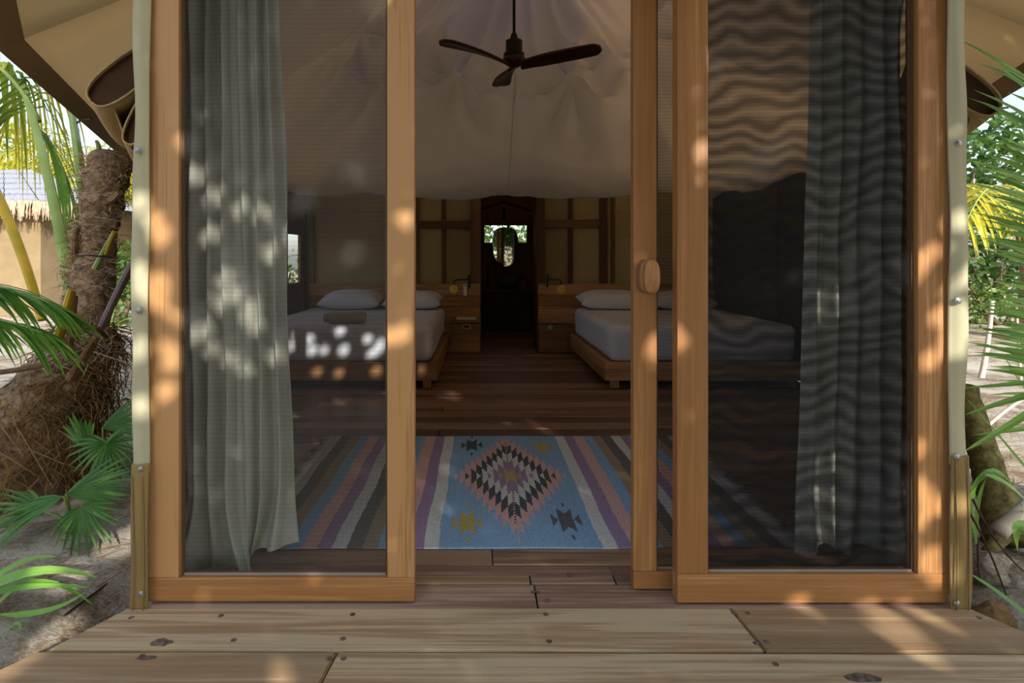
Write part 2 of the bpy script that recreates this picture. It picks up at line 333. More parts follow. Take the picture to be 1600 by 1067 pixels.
# ---- doors
ZT = 2.16
def panel_door(name, label, x0, x1, yf, zb, zrail, sw0, sw1, th=.045, screenm='screen', loc=None):
    d = thing(name, ((x0+x1)/2, yf, zb), label, 'door', kind='structure')
    b = MB(); b.box(x0, x0+sw0, yf, yf+th, zrail+.0005, ZT, .003); b.build('stile', M['door_z'], d)
    b = MB(); b.box(x1-sw1, x1, yf, yf+th, zrail+.0005, ZT, .003); b.build('stile', M['door_z'], d)
    b = MB(); b.box(x0, x1, yf, yf+th, zb, zrail, .003); b.build('bottom_rail', M['door_x'], d)
    b = MB(); b.box(x0, x1, yf, yf+th, ZT, ZT+.09, .003); b.build('top_rail', M['door_x'], d)
    b = MB(); b.add([(x0+sw0, yf+.024, zrail), (x1-sw1, yf+.024, zrail), (x1-sw1, yf+.024, ZT), (x0+sw0, yf+.024, ZT)], [(0,1,2,3)])
    s = b.build('insect_screen', M[screenm], d)
    for a in ((x0+sw0, x0+sw0+.008, zrail, ZT), (x1-sw1-.008, x1-sw1, zrail, ZT), (x0+sw0+.008, x1-sw1-.008, zrail, zrail+.006)):
        b = MB(); b.box(a[0], a[1], yf+.018, yf+.023, a[2], a[3]); b.build('bead', M['alu'] if a[1]-a[0] > .1 else M['bead_dark'], d)
    return d
door1 = panel_door('door_1', 'teak framed screen panel left of the opening, before the linen curtain', -1.053, -.205, YF, .006, .082, .097, .087)
door3 = panel_door('door_3', 'inner sliding teak screen door with the oval knob', .513, 1.52, 1.965, .004, .062, .078, .078, .04, 'screen2')
door2 = panel_door('door_2', 'outer teak screen panel on the right, overlapping the sliding door', .632, 1.494, YF-.004, .004, .095, .098, .096, .05, 'screen1')
# oval pull on the inner door: a backing and a rounded front half
kp = at(1015, 432, 1.92)
def ell(cx, cz, y0, y1, rx, rz, bul, n=28):
    b = MB(); prof = [(0.001,0),(.9,0),(1,.12),(1,.75),(.93,.93),(.7,1.0),(.35,1+bul*.7),(0.001,1+bul)]
    vs = []
    for r, h in prof:
        for j in range(n):
            a = 2*math.pi*j/n; ca, sa = math.cos(a), math.sin(a)
            vs.append((cx+rx*r*math.copysign(abs(ca)**.8, ca), y0+(y1-y0)*h, cz+rz*r*math.copysign(abs(sa)**.8, sa)))
    k = len(prof); b.add(vs, [(i*n+j, i*n+(j+1)%n, (i+1)*n+(j+1)%n, (i+1)*n+j) for i in range(k-1) for j in range(n)]); return b
hd = ell(kp.x-.004, kp.z, 1.966, 1.915, .027, .056, .06).build('handle', M['furn_z'], door3, smooth=True); hd['label'] = 'oval turned wooden knob'
ell(kp.x+.001, kp.z, 1.916, 1.888, .026, .054, .35).build('knob_cap', M['door_z'], hd, smooth=True)
# ---- front wall: jambs, header, gable canvas
wf = thing('wall_front', (.22, 1.95, 0), 'front wall framing around the screened doors', 'wall', kind='structure')
b = MB(); b.box(-1.075, -1.0, 1.945, 2.0, 0, 2.3, .004); b.build('jamb', M['dark_z'], wf)
b = MB(); b.box(1.525, 1.58, 1.945, 2.0, 0, 2.3, .004); b.build('jamb', M['dark_z'], wf)
b = MB(); b.box(-1.1, 1.58, 1.9, 2.03, 2.26, 2.40, .004); b.build('header', M['door_x'], wf)
b = MB(); b.box(-1.3, 1.8, 1.96, 1.975, 2.40, 2.75); b.build('gable_canvas', M['wallcanvas'], wf)
# ---- canvas edge strips with screws
def strip(name, label, x0, x1, zsplit, side, scr):
    s = thing(name, ((x0+x1)/2, 1.87, 0), label, 'trim', kind='structure')
    def sheet(z0, z1, mat, nm, ex, dy):
        b = MB()
        def fn(u, v):
            z = z0+(z1-z0)*v; wv = .004*math.sin(z*6+side)+.002*math.sin(z*17)
            top = max(0, z-1.4)*.012*(-side)
            x = x0-ex+(x1-x0+2*ex)*u+top+(wv if (u < .5) == (side < 0) else wv*.3)
            return (x, 1.868-dy+.006*math.cos(u*math.pi*2)*.6+.004*math.sin(z*9+u*3), z)
        b.grid(fn, 8, 60)
        return solid(b.build(nm, mat, s, smooth=True), .004)
    sheet(zsplit-.03, 2.2, M['strip'], 'upper_canvas', 0, 0)
    sheet(.0, zsplit, M['stripdark'], 'lower_canvas', .002, .008)
    for k in (.18, .82):
        b = MB(); xx = x0+(x1-x0)*k; b.tube([(xx+.003*math.sin(z*9), 1.853, z) for z in [i*.06 for i in range(int(zsplit/.06)+1)]], .0022, 5); b.build('seam', M['stripdark'], s, smooth=True)
    for px, py in scr:
        p = at(px, py, 1.856)
        b = MB(); b.lathe([(.0005,0),(.0105,0),(.0105,-.002),(.006,-.0035),(.006,-.005),(.003,-.006),(.0005,-.006)], p, 'y', 16); b.build('screw', M['steel'], s, smooth='auto')
strip('trim_1', 'pale canvas edge strip screwed along the left door post', -1.093, -1.041, .455, -1, ((214,235),(217,485),(219,733),(221,928)))
strip('trim_2', 'pale canvas edge strip screwed along the right door post', 1.484, 1.541, .48, 1, ((1497,224),(1497,470),(1495,714),(1495,943)))
# ---- back wall
YB = 7.06
wb = thing('wall_back', (.34, YB, 0), 'back wall of canvas panels between dark timber battens', 'wall', kind='structure')
def zb(py): return ZA(py, YB)
def xb(px): return XA(px, YB)
def wpanel(x0, x1, z0, z1, o=0):
    b = MB(); b.box(x0, x1, YB+.03-o, YB+.05-o, z0, z1, .004); b.build('panel', M['wallcanvas'], wb)
for (x0, x1) in ((xb(652), xb(693)), (xb(695), xb(742))):
    wpanel(x0, x1, .7, zb(351)); wpanel(x0, x1, zb(350), 2.1)
for (x0, x1) in ((xb(845), xb(891)), (xb(892), xb(942))):
    wpanel(x0, x1, .7, zb(351)); wpanel(x0, x1, zb(350), 2.1)
zz = [.7, zb(420), zb(370), zb(330), 2.1]
for z0, z1 in zip(zz, zz[1:]):
    wpanel(-2.05, xb(652), z0-.012, z1, (z0*7) % 1*.008+.004); wpanel(xb(944), 2.8, z0-.012, z1, (z0*7) % 1*.008+.004)
b = MB(); b.box(-2.05, 0, YB+.05, YB+.08, 0, .8); b.build('backing', M['dark_x'], wb)
b = MB(); b.box(.70, 2.8, YB+.05, YB+.08, 0, .8); b.build('backing', M['dark_x'], wb)
def batten(px0, px1, z0=.78, z1=2.1, d=.04, nm='post'):
    b = MB(); b.box(xb(px0), xb(px1), YB-d+.03, YB+.04, z0, z1, .004); b.build(nm, M['dark_z'], wb)
batten(649, 655); batten(690, 697, d=.035); batten(735, 751, 0, d=.06); batten(838, 851, 0, d=.06); batten(888, 895, d=.035); batten(937, 949, d=.05); batten(955, 961)
batten(484, 492, 0, d=.07)
for px0, px1, py0, py1 in ((652,738,345,357),(850,940,343,356)):
    b = MB(); b.box(xb(px0), xb(px1), YB-.012, YB+.032, zb(py1), zb(py0), .004); b.build('rail', M['dark_x'], wb)
b = MB(); b.box(xb(751), xb(838), YB-.02, YB+.06, 1.93, 2.1, .004); b.build('rail', M['dark_x'], wb)
# ---- side walls
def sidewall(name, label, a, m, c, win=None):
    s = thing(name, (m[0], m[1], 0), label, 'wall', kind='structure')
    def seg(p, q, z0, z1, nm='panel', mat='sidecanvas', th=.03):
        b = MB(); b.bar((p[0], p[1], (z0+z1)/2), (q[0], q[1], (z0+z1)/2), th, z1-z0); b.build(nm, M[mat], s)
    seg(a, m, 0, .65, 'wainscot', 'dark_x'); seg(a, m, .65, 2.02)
    if win:
        P = Vector((m[0], m[1], 0)); Q = Vector((c[0], c[1], 0)); at_ = lambda t: P.lerp(Q, t)
        seg(m, c, 0, win[2], 'wainscot', 'dark_x'); seg(m, c, win[3], 2.02, 'panel', 'dark_x')
        seg(m, at_(win[0]), win[2], win[3], 'panel', 'dark_x'); seg(at_(win[1]), c, win[2], win[3], 'panel', 'dark_x')
    else:
        seg(m, c, 0, .65, 'wainscot', 'dark_x'); seg(m, c, .65, 2.02)
    for t in (.12, .5, 1):
        for (p, q) in ((a, m), (m, c)):
            x = p[0]+(q[0]-p[0])*t; yy = p[1]+(q[1]-p[1])*t
            if win and p is m and t == .5: continue
            if t == 1 and p is a: continue
            b = MB(); b.box(x-.035, x+.035, yy-.035, yy+.035, 0, 2.05); b.build('post', M['dark_z'], s)
    return s
wl = sidewall('wall_left', 'left side wall of the tent behind the curtain', (-1.085,2.0), (-2.30,4.4), (-2.08,7.06), (.12, .95, .80, 1.40))  # window opening extended behind the curtain to bring light onto the bed
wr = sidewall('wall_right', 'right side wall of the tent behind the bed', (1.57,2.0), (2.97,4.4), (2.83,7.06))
win1 = thing('window_1', (-2.18, 5.8, .8), 'bright window in the left side wall, extended out of view to light the bed', 'window', kind='structure')
P = Vector((-2.30,4.4,0)); Q = Vector((-2.08,7.06,0)); a_ = P.lerp(Q, .12); c_ = P.lerp(Q, .95); dz = Vector((0,0,1))
for p, q in ((a_+dz*.8, c_+dz*.8), (a_+dz*1.4, c_+dz*1.4), (a_+dz*.8, a_+dz*1.4), (c_+dz*.8, c_+dz*1.4), (P.lerp(Q,.42)+dz*.8, P.lerp(Q,.42)+dz*1.4), (P.lerp(Q,.65)+dz*.8, P.lerp(Q,.65)+dz*1.4), (P.lerp(Q,.8)+dz*.8, P.lerp(Q,.8)+dz*1.4)):
    b = MB(); b.bar(p, q, .05, .03, (1,0,0)); b.build('frame', M['dark_z'], win1)
# ---- ceiling: draped fabric liner
CX, CY = .34, 4.45
per = [(-1.02,2.06),(-2.2,4.4),(-1.98,6.93),(2.72,6.93),(2.88,4.4),(1.5,2.06)]
def perim(th):
    d = Vector((math.cos(th), math.sin(th)))
    best = 9
    for i in range(len(per)):
        p = Vector(per[i])-Vector((CX,CY)); q = Vector(per[(i+1)%len(per)])-Vector((CX,CY)); e = q-p
        den = d.x*e.y-d.y*e.x
        if abs(den) < 1e-9: continue
        t = (p.x*e.y-p.y*e.x)/den; s = (p.x*d.y-p.y*d.x)/den
        if t > 0 and -1e-6 <= s <= 1+1e-6: best = min(best, t)
    return best
ties = []
for k in range(10):
    th = math.radians(90+36*(k+.5)); r = perim(th)*(.50 if k not in (9, 0) else .52); ties.append((CX+r*math.cos(th), CY+r*math.sin(th)))
ties[9] = (-.24+1.13, 5.62); ties[0] = (-.24, 5.62)
PEAK = 3.72
def liner(u, v):
    th = 2*math.pi*u; R = perim(th); t = .04+.96*v
    x = CX+R*t*math.cos(th); yv = CY+R*t*math.sin(th)
    hem = 1.93+.32*max(0, min(1, (3.4-yv)/1.3))*max(0,-math.sin(th))
    g = 1-t
    z = hem+(PEAK-hem)*(g*.94+.06*g*g-.10*math.sin(math.pi*t))
    # bulge of cloth just above the hem, then a vertical turn-down
    if t > .93: z -= .07*((t-.93)/.07)**2
    for tx, ty in ties:
        dx, dy = x-tx, yv-ty; d = math.hypot(dx, dy)
        z += .17*math.exp(-d/.17)+.06*math.exp(-(d/.5)**2)
        ph = math.atan2(dy, dx)
        z += .06*math.sin(6*ph+tx*5)*math.exp(-((d-.38)/.26)**2)+.032*math.sin(13*ph+2*tx)*math.exp(-((d-.22)/.14)**2)
    # folds gathering to the peak, scalloped swags along the hem, slack creases
    z += .05*math.sin(12*th)*math.exp(-(t/.22)**2)*min(1, t*8)+.025*math.sin(23*th+1)*math.exp(-((t-.2)/.15)**2)
    sw = abs(math.sin(5*(th-math.pi/2)))
    z -= .06*sw*max(0, (t-.6)/.4)**2; z += .05*math.exp(-((t-.86)/.07)**2)*sw+.014*math.sin(t*60+3*math.sin(5*th))*max(0, (t-.78)/.22)*sw
    z += .05*mnoise.noise(Vector((x*2.0, yv*2.0, 3)))+.022*mnoise.noise(Vector((x*6, yv*6, 1)))
    z += .035*mnoise.noise(Vector((th*9, t*2.2, 7)))*(1-abs(2*t-1))*2
    return (x, yv, z)
b = MB(); b.grid(liner, 320, 90, True)
ce = thing('ceiling', (CX, CY, 1.9), 'draped pale fabric tent liner sagging in folds from the peak', 'ceiling', kind='structure')
lo = b.build('liner', M['liner'], ce, smooth=True)
for th_ in (math.radians(90),):
    b = MB(); pts = []
    for i in range(26):
        x, yv, z = liner((th_/(2*math.pi)) % 1, .35+.65*i/25); pts.append((x, yv, z-.001))
    b.tube(pts, .003, 5); b.build('seam', M['liner'], ce, smooth=True)
hb = MB(); hp = []
for i in range(261):
    x, yv, z = liner((i/260) % 1, 1.0); hp.append((x, yv, z))
hb.tube(hp, .006, 5, cap=False); hb.build('hem', M['liner'], ce, smooth=True)
# ---- outer canvas roof
ev = [(-1.45,1.55,2.42),(-1.82,2.25,1.90),(-2.92,4.97,1.90),(-2.75,7.9,1.92),(3.3,7.9,1.92),(3.45,4.97,1.90),(2.30,2.25,1.90),(1.93,1.55,2.42)]
rf = thing('roof', (CX, CY, 1.9), 'tan canvas tent roof reaching out past the walls', 'roof', kind='structure')
def roofpt(i, s, t):
    n = len(ev); a = Vector(ev[i]).lerp(Vector(ev[(i+1) % n]), s)
    th = math.atan2(a.y-CY, a.x-CX); top = Vector((CX+.6*math.cos(th), CY+.6*math.sin(th), 3.98))
    p = a.lerp(top, t); p.z -= .16*math.sin(math.pi*t)*(.4+.6*math.sin(math.pi*s)); return p
for i in range(8):
    b = MB(); b.grid(lambda u, v: roofpt(i, u, v), 10, 16); solid(b.build('canvas_panel', M['fly'], rf, smooth=True), .003)
    a = Vector(ev[i]); c = Vector(ev[(i+1) % 8]); inn = lambda p: p.lerp(Vector((CX, CY, 4.05)), .025)
    b = MB(); b.add([a, c, inn(c)-dz*.004, inn(a)-dz*.004, a-dz*.012, c-dz*.012, inn(c)-dz*.010, inn(a)-dz*.010], [(0,1,2,3),(4,7,6,5),(0,4,5,1),(2,6,7,3)]); b.build('hem_band', M['hem'], rf)
b = MB(); b.lathe([(.01,4.62),(.4,4.46),(.8,4.2)], (CX, CY, 0), 'z', 20); b.build('vent_cap', M['liner'], rf, smooth=True)
for k in range(6):
    th = k*math.pi/3; b = MB(); b.tube([(CX+.6*math.cos(th), CY+.6*math.sin(th), 3.95), (CX+.55*math.cos(th), CY+.55*math.sin(th), 4.36)], .015, 6); b.build('vent_strut', M['black'], rf)
b = MB(); b.bar((-1.12,2.0,2.0), (CX,CY,4.0), .05, .05); b.build('rafter', M['dark_x'], rf)
b = MB(); b.bar((1.6,2.0,2.0), (CX,CY,4.0), .05, .05); b.build('rafter', M['dark_x'], rf)
# cord tying down the eave
e1 = at(120, 192, 3.37); e2 = at(142, 185, 3.25)
b = MB(); b.tube([e1, e1.lerp(e2, .5)+Vector((0,0,.01)), e2], .006, 6); b.build('tie_cord', M['black'], rf)
e1 = at(1522, 172, 3.1); e2 = at(1548, 176, 3.05)
b = MB(); b.tube([e1, e1.lerp(e2, .5)+Vector((0,0,.01)), e2], .006, 6); b.build('tie_cord', M['black'], rf)
# ---- bathroom shell behind the doorway
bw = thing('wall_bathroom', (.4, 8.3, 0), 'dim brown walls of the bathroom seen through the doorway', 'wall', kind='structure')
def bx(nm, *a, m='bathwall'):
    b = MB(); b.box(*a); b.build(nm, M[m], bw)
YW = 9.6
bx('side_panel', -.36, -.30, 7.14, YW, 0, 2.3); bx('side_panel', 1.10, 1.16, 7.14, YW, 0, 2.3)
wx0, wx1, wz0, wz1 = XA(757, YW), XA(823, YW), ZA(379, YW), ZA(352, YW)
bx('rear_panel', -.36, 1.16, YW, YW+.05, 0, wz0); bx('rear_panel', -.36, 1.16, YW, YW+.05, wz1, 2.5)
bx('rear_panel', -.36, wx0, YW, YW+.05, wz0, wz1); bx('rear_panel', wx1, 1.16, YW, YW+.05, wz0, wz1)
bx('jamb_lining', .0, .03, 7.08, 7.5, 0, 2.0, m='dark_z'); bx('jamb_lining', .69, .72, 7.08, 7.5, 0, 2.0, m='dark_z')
b = MB(); b.bar((-.4,8.4,2.0), (.36,8.4,2.42), .05, 2.5, (0,1,0)); b.bar((1.2,8.4,2.0), (.36,8.4,2.42), .05, 2.5, (0,1,0)); b.build('gable_roof', M['bathroof'], bw)
for sx in (-1, 1):
    b = MB(); p = at(787, 316, 9.0); b.bar((p.x+sx*.42, 9.0, p.z-.14), (p.x, 9.0, p.z), .04, .05); b.build('rafter', M['black'], bw)
win2 = thing('window_2', ((wx0+wx1)/2, YW, wz0), 'wide low bathroom window behind the mirror, leaves outside', 'window', kind='structure')
for a in ((wx0-.02, wx1+.02, wz0-.02, wz0+.0), (wx0-.02, wx1+.02, wz1, wz1+.02), (wx0-.02, wx0, wz0, wz1), (wx1, wx1+.02, wz0, wz1)):
    b = MB(); b.box(a[0], a[1], YW-.02, YW+.06, a[2], a[3]); b.build('frame', M['dark_x'], win2)
b = MB(); b.box(.46, .50, 9.62, 9.66, wz0, wz1); b.build('mullion', M['dark_z'], win2)

# ================================================================== INTERIOR THINGS
def roundbox(x0, x1, y0, y1, z0, z1, r, seed, wr=.006, taper=.02, n=26):
    """soft box: cube-sphere style grid with rounded edges and slack cloth"""
    bm = bmesh.new(); bmesh.ops.create_cube(bm, size=2); bmesh.ops.subdivide_edges(bm, edges=bm.edges[:], cuts=n, use_grid_fill=True)
    hx, hy, hz = (x1-x0)/2, (y1-y0)/2, (z1-z0)/2; c = Vector(((x0+x1)/2, (y0+y1)/2, (z0+z1)/2))
    def remap(a):      # concentrate rows near the edges
        return math.copysign(abs(a)**.62, a)
    for v in bm.verts:
        p = Vector((remap(v.co.x)*hx, remap(v.co.y)*hy, remap(v.co.z)*hz))
        q = Vector((max(-hx+r, min(hx-r, p.x)), max(-hy+r, min(hy-r, p.y)), max(-hz+r, min(hz-r, p.z))))
        d = p-q
        if d.length > 1e-6: p = q+d.normalized()*r*min(1, d.length/r) if d.length < r else q+d.normalized()*r
        t = (p.z/hz+1)/2; p.x *= 1-taper*(1-t)*.5; p.y *= 1-taper*(1-t)*.5
        nz = mnoise.noise(Vector((p.x*3+seed, p.y*3, p.z*9)))*wr+mnoise.noise(Vector((p.x*11+seed, p.y*11, p.z*4)))*wr*.5
        v.co = c+p+p.normalized()*nz
    b = MB(); bm.verts.index_update(); b.add([v.co.copy() for v in bm.verts], [[v.index for v in f.verts] for f in bm.faces]); bm.free(); return b
def bed(x0, x1, label, seed):
    y0, y1 = 5.0, 6.94
    bd = thing('bed', ((x0+x1)/2, 6.0, 0), label, 'bed', 'beds in the tent')
    f = .10
    for nm, a in (('foot_rail', (x0, x1, y0, y0+.045, .068, .222)), ('head_rail', (x0, x1, y1-.045, y1, .068, .222))):
        b = MB(); b.box(*a, .005); b.build(nm, M['furn_x'], bd)
    for a in ((x0, x0+.045, y0+.045, y1-.045, .068, .222), (x1-.045, x1, y0+.045, y1-.045, .068, .222)):
        b = MB(); b.box(*a, .005); b.build('side_rail', M['furn_y'], bd)
    b = MB(); b.box(x0+.045, x1-.045, y0+.045, y1-.045, .17, .215); b.build('slat_base', M['furn_x'], bd)
    for lx in (x0+.09, x1-.09):
        for ly in (y0+.07, y1-.1):
            b = MB(); b.box(lx-.035, lx+.035, ly-.035, ly+.035, 0, .17, .004); b.build('leg', M['furn_z'], bd)
    b = roundbox(x0+.035, x1-.035, y0+.03, y1-.03, .212, .535, .075, seed, .008, .03)
    b.build('mattress', M['sheet'], bd, smooth=True)
    for sx in (x0+.16, x1-.16):          # folded sheet corner
        pass
    return bd
bed(-1.99, -.352, 'left bed with pale sheets and a rolled towel, on a low timber frame', 3)
bed(1.068, 2.75, 'right bed with bare pale sheets, on a low timber frame', 9)
def pillow(cx, cy, z, wx, wy, h, label, seed, tilt=0.0):
    b = MB()
    def surf(sg):
        def fn(u, v):
            a, c = 2*u-1, 2*v-1
            e = max(0, (1-abs(a)**3.2))*max(0, (1-abs(c)**3.2)); pin = 1-.10*(1-abs(a)**2)*abs(c)**6-.0; pin2 = 1-.10*(1-abs(c)**2)*abs(a)**6
            n = mnoise.noise(Vector((a*2.5+seed, c*2.5, sg)))*.02+mnoise.noise(Vector((a*7+seed, c*6, sg)))*.008
            hh = h*.5*e**.55*(1+n*4*sg if sg > 0 else 1)
            return (cx+a*wx/2*pin2, cy+c*wy/2*pin, z+h*.42+sg*hh*(1.15 if sg > 0 else .84)+tilt*c*wy/2+ (n*.4)*e)
        return fn
    b.grid(surf(1), 30, 22); b.grid(surf(-1), 30, 22)
    o = b.build('pillow', M['pillow'], None, smooth=True); 
    bm = bmesh.new(); bm.from_mesh(o.data); bmesh.ops.remove_doubles(bm, verts=bm.verts[:], dist=.0008); bmesh.ops.recalc_face_normals(bm, faces=bm.faces[:]); bm.to_mesh(o.data); bm.free()
    return tag(o, label, 'pillow', 'bed pillows')
pillow(-1.42, 6.66, .548, .70, .46, .19, 'white pillow at the head of the left bed, nearer the side wall', 2, .12)
pillow(-.735, 6.68, .548, .66, .46, .18, 'white pillow on the left bed nearest the doorway', 5, .12)
pillow(1.50, 6.66, .548, .78, .46, .19, 'white pillow on the right bed nearest the doorway', 8, .12)
pillow(2.27, 6.66, .548, .70, .46, .18, 'white pillow on the right bed, seen behind the sliding door', 11, .12)
def towel(x0, x1, cy, r, label, seed):
    b = MB(); z = .528+r
    prof = []
    turns = 2.6
    for i in range(60):
        a = 2*math.pi*turns*i/59; rr = r*(.22+.78*i/59); prof.append((rr*math.cos(a+seed), rr*math.sin(a+seed)))
    nx = 14
    vs = []
    for j in range(nx+1):
        x = x0+(x1-x0)*j/nx; en = 1-.05*abs(2*j/nx-1)**8
        for i, (p, q) in enumerate(prof):
            k = en*(1+.05*mnoise.noise(Vector((x*9, i*.1, seed)))); ins = .006*(1-i/59)*(1 if j == 0 else -1 if j == nx else 0)
            vs.append((x+ins, cy+p*k, max(.531, z+q*k*.93)))
    b.add(vs, [(j*60+i, j*60+i+1, (j+1)*60+i+1, (j+1)*60+i) for j in range(nx) for i in range(59)])
    o = solid(b.build('rolled_towel', M['towel'], None, smooth=True), .006); return tag(o, label, 'towel', 'rolled towels')
towel(-1.30, -.985, 5.17, .058, 'larger rolled taupe towel at the front edge of the left bed', .3)
towel(-1.385, -1.12, 5.31, .046, 'smaller rolled taupe towel tucked behind the larger one', 1.9)
# headboards and shelves
def headboard(x0, x1, side, label, sx0, sx1, bx0, bx1):
    h = thing('headboard', ((x0+x1)/2, 6.99, 0), label, 'headboard', 'headboards')
    zs = [.0, .335, .535, .665, .805]
    for z0, z1 in zip(zs[1:], zs[2:]):
        b = MB(); b.box(x0, x1, 6.99, 7.03, z0+.001, z1-.001, .003); b.build('board', M['furn_x'], h)
    b = MB(); b.box(x0, x1, 7.0, 7.03, 0, .334); b.build('board', M['furn_x'], h)
    b = MB(); b.box(bx0, bx1, 6.965, 6.999, .0, .33, .004); b.build('lower_box', M['furn_x'], h)
    b = MB(); b.box(sx0, sx1, 6.78, 6.99, .365, .40, .004); b.build('shelf', M['furn_x'], h)
    return h
headboard(-2.0, .015, -1, 'wide timber headboard behind the left bed, with book shelf by the doorway', XA(707,6.85), .005, XA(704,6.98), .01)
headboard(.705, 2.78, 1, 'wide timber headboard behind the right bed, with empty shelf by the doorway', .715, XA(884,6.85), .712, XA(886,6.98))
bp = thing('book', at(729, 495, 6.86)-Vector((0,0,.0)), 'thin pale book lying on the shelf of the left headboard', 'book')
bp.location = (XA(729, 6.86), 6.86, .40); W[bp.name] = Vector(bp.location); x = bp.location.x
b = MB(); b.box(x-.115, x+.115, 6.80, 6.94, .4005, .404); b.box(x-.115, x+.115, 6.80, 6.94, .418, .421); b.box(x-.116, x-.112, 6.80, 6.94, .4005, .421); b.build('cover', M['paper'], bp)
b = MB(); b.box(x-.112, x+.112, 6.803, 6.937, .404, .418); b.build('pages', M['white'], bp)
def sconce(px_d, px_t, label, side):
    Y = 6.95; pd = at(px_d, 452, Y-.12); pt = at(px_t, 439, Y)
    s = thing('wall_lamp', (pt.x, 6.99, pt.z), label, 'lamp', 'bedside wall lamps')
    b = MB(); b.lathe([(.001,-.075),(.013,-.075),(.013,.075),(.001,.075)], (pt.x, 6.965, pt.z), 'z', 14); b.build('wall_tube', M['bronze'], s, smooth='auto')
    top = Vector((pd.x, Y-.11, ZA(437, Y))); 
    b = MB(); b.tube([(pt.x, 6.965, top.z), (pt.x+(pd.x-pt.x)*.85, 6.88, top.z), (pd.x, 6.85, top.z-.012), (pd.x, Y-.11, pd.z+.04)], .007, 8); b.build('arm', M['bronze'], s, smooth=True)
    b = MB(); b.lathe([(.001,-.012),(.046,-.012),(.053,-.006),(.053,.006),(.046,.014),(.001,.016)], pd, 'y', 28); b.build('shade', M['brass'], s, smooth='auto')
sconce(709, 733, 'brass disc wall lamp left of the doorway', 1); sconce(877, 855, 'brass disc wall lamp right of the doorway', -1)
p = at(727, 453, 6.97); r_ = thing('remote_control', (p.x, 6.985, p.z), 'slim white remote control hung below the left wall lamp', 'remote')
b = MB(); b.box(p.x-.021, p.x+.021, 6.965, 6.988, p.z-.07, p.z+.07, .006); b.build('body', M['white'], r_)
b = MB(); b.box(p.x-.011, p.x+.011, 6.962, 6.966, p.z+.042, p.z+.054); b.build('display', M['glass_dark'], r_)
p = at(729, 510, 6.96); r_ = thing('wall_socket', (p.x, 6.962, p.z), 'brass socket plate with dark face under the left shelf', 'socket')
b = MB(); b.box(p.x-.052, p.x+.052, 6.955, 6.966, p.z-.032, p.z+.032, .003); b.build('plate', M['brass'], r_)
b = MB(); b.box(p.x-.03, p.x+.03, 6.951, 6.956, p.z-.014, p.z+.014, .002); b.build('face', M['glass_dark'], r_)
p = at(860, 511, 6.96); r_ = thing('wall_switch', (p.x, 6.962, p.z), 'small round white knob under the right shelf', 'switch')
b = MB(); b.lathe([(.001,0),(.03,0),(.03,-.006),(.024,-.014),(.001,-.016)], (p.x, 6.966, p.z), 'y', 20); b.build('dial', M['white'], r_, smooth='auto')
b = MB(); b.box(p.x-.003, p.x+.003, 6.949, 6.952, p.z-.015, p.z+.015); b.build('mark', M['glass_dark'], r_)
# ---- ceiling fan
fx, fy, fz = .262, 4.40, 2.575
fan = thing('ceiling_fan', (fx, fy, fz), 'dark three bladed wooden ceiling fan on a black rod', 'fan')
b = MB(); b.tube([(fx,fy,fz+.15), (fx,fy,3.66)], .011, 12); b.build('rod', M['black'], fan, smooth=True)
b = MB(); b.lathe([(.001,.0),(.078,.0),(.078,.03),(.062,.035),(.062,.125),(.05,.13),(.032,.135),(.024,.17),(.012,.19),(.001,.19)], (fx,fy,fz+.015), 'z', 28); b.build('motor', M['black'], fan, smooth='auto')
b = MB(); b.lathe([(.001,-.055),(.04,-.05),(.075,-.02),(.085,.01),(.07,.02),(.001,.02)], (fx,fy,fz), 'z', 24); b.build('hub', M['walnut'], fan, smooth=True)
for ang in (97, 217, 337):
    a = math.radians(ang); d = Vector((math.cos(a), math.sin(a), 0)); s = Vector((-math.sin(a), math.cos(a), 0)); b = MB()
    def fn(u, v):
        t = v; L = .045+.605*t
        wd = .08-.01*math.exp(-((t-.12)/.12)**2)+.15*t*(1-.42*t)
        wd *= (1-max(0, (t-.9)/.1)**2.2*.75)
        tw = -math.radians(26*(1-t)**1.5+7)
        c = (u-.5)*wd
        off = .03*math.sin(math.pi*min(1, t*1.1))*.5
        return Vector((fx,fy,fz-.02))+d*L+s*(c*math.cos(tw)+off)+Vector((0,0,c*math.sin(tw)-.03*(1-t)**3+.008*(1-(2*u-1)**2)+.012*t))
    b.grid(fn, 8, 26); bl = b.build('blade', M['walnut'], fan, smooth=True); solid(bl, .024); sub(bl, 1)
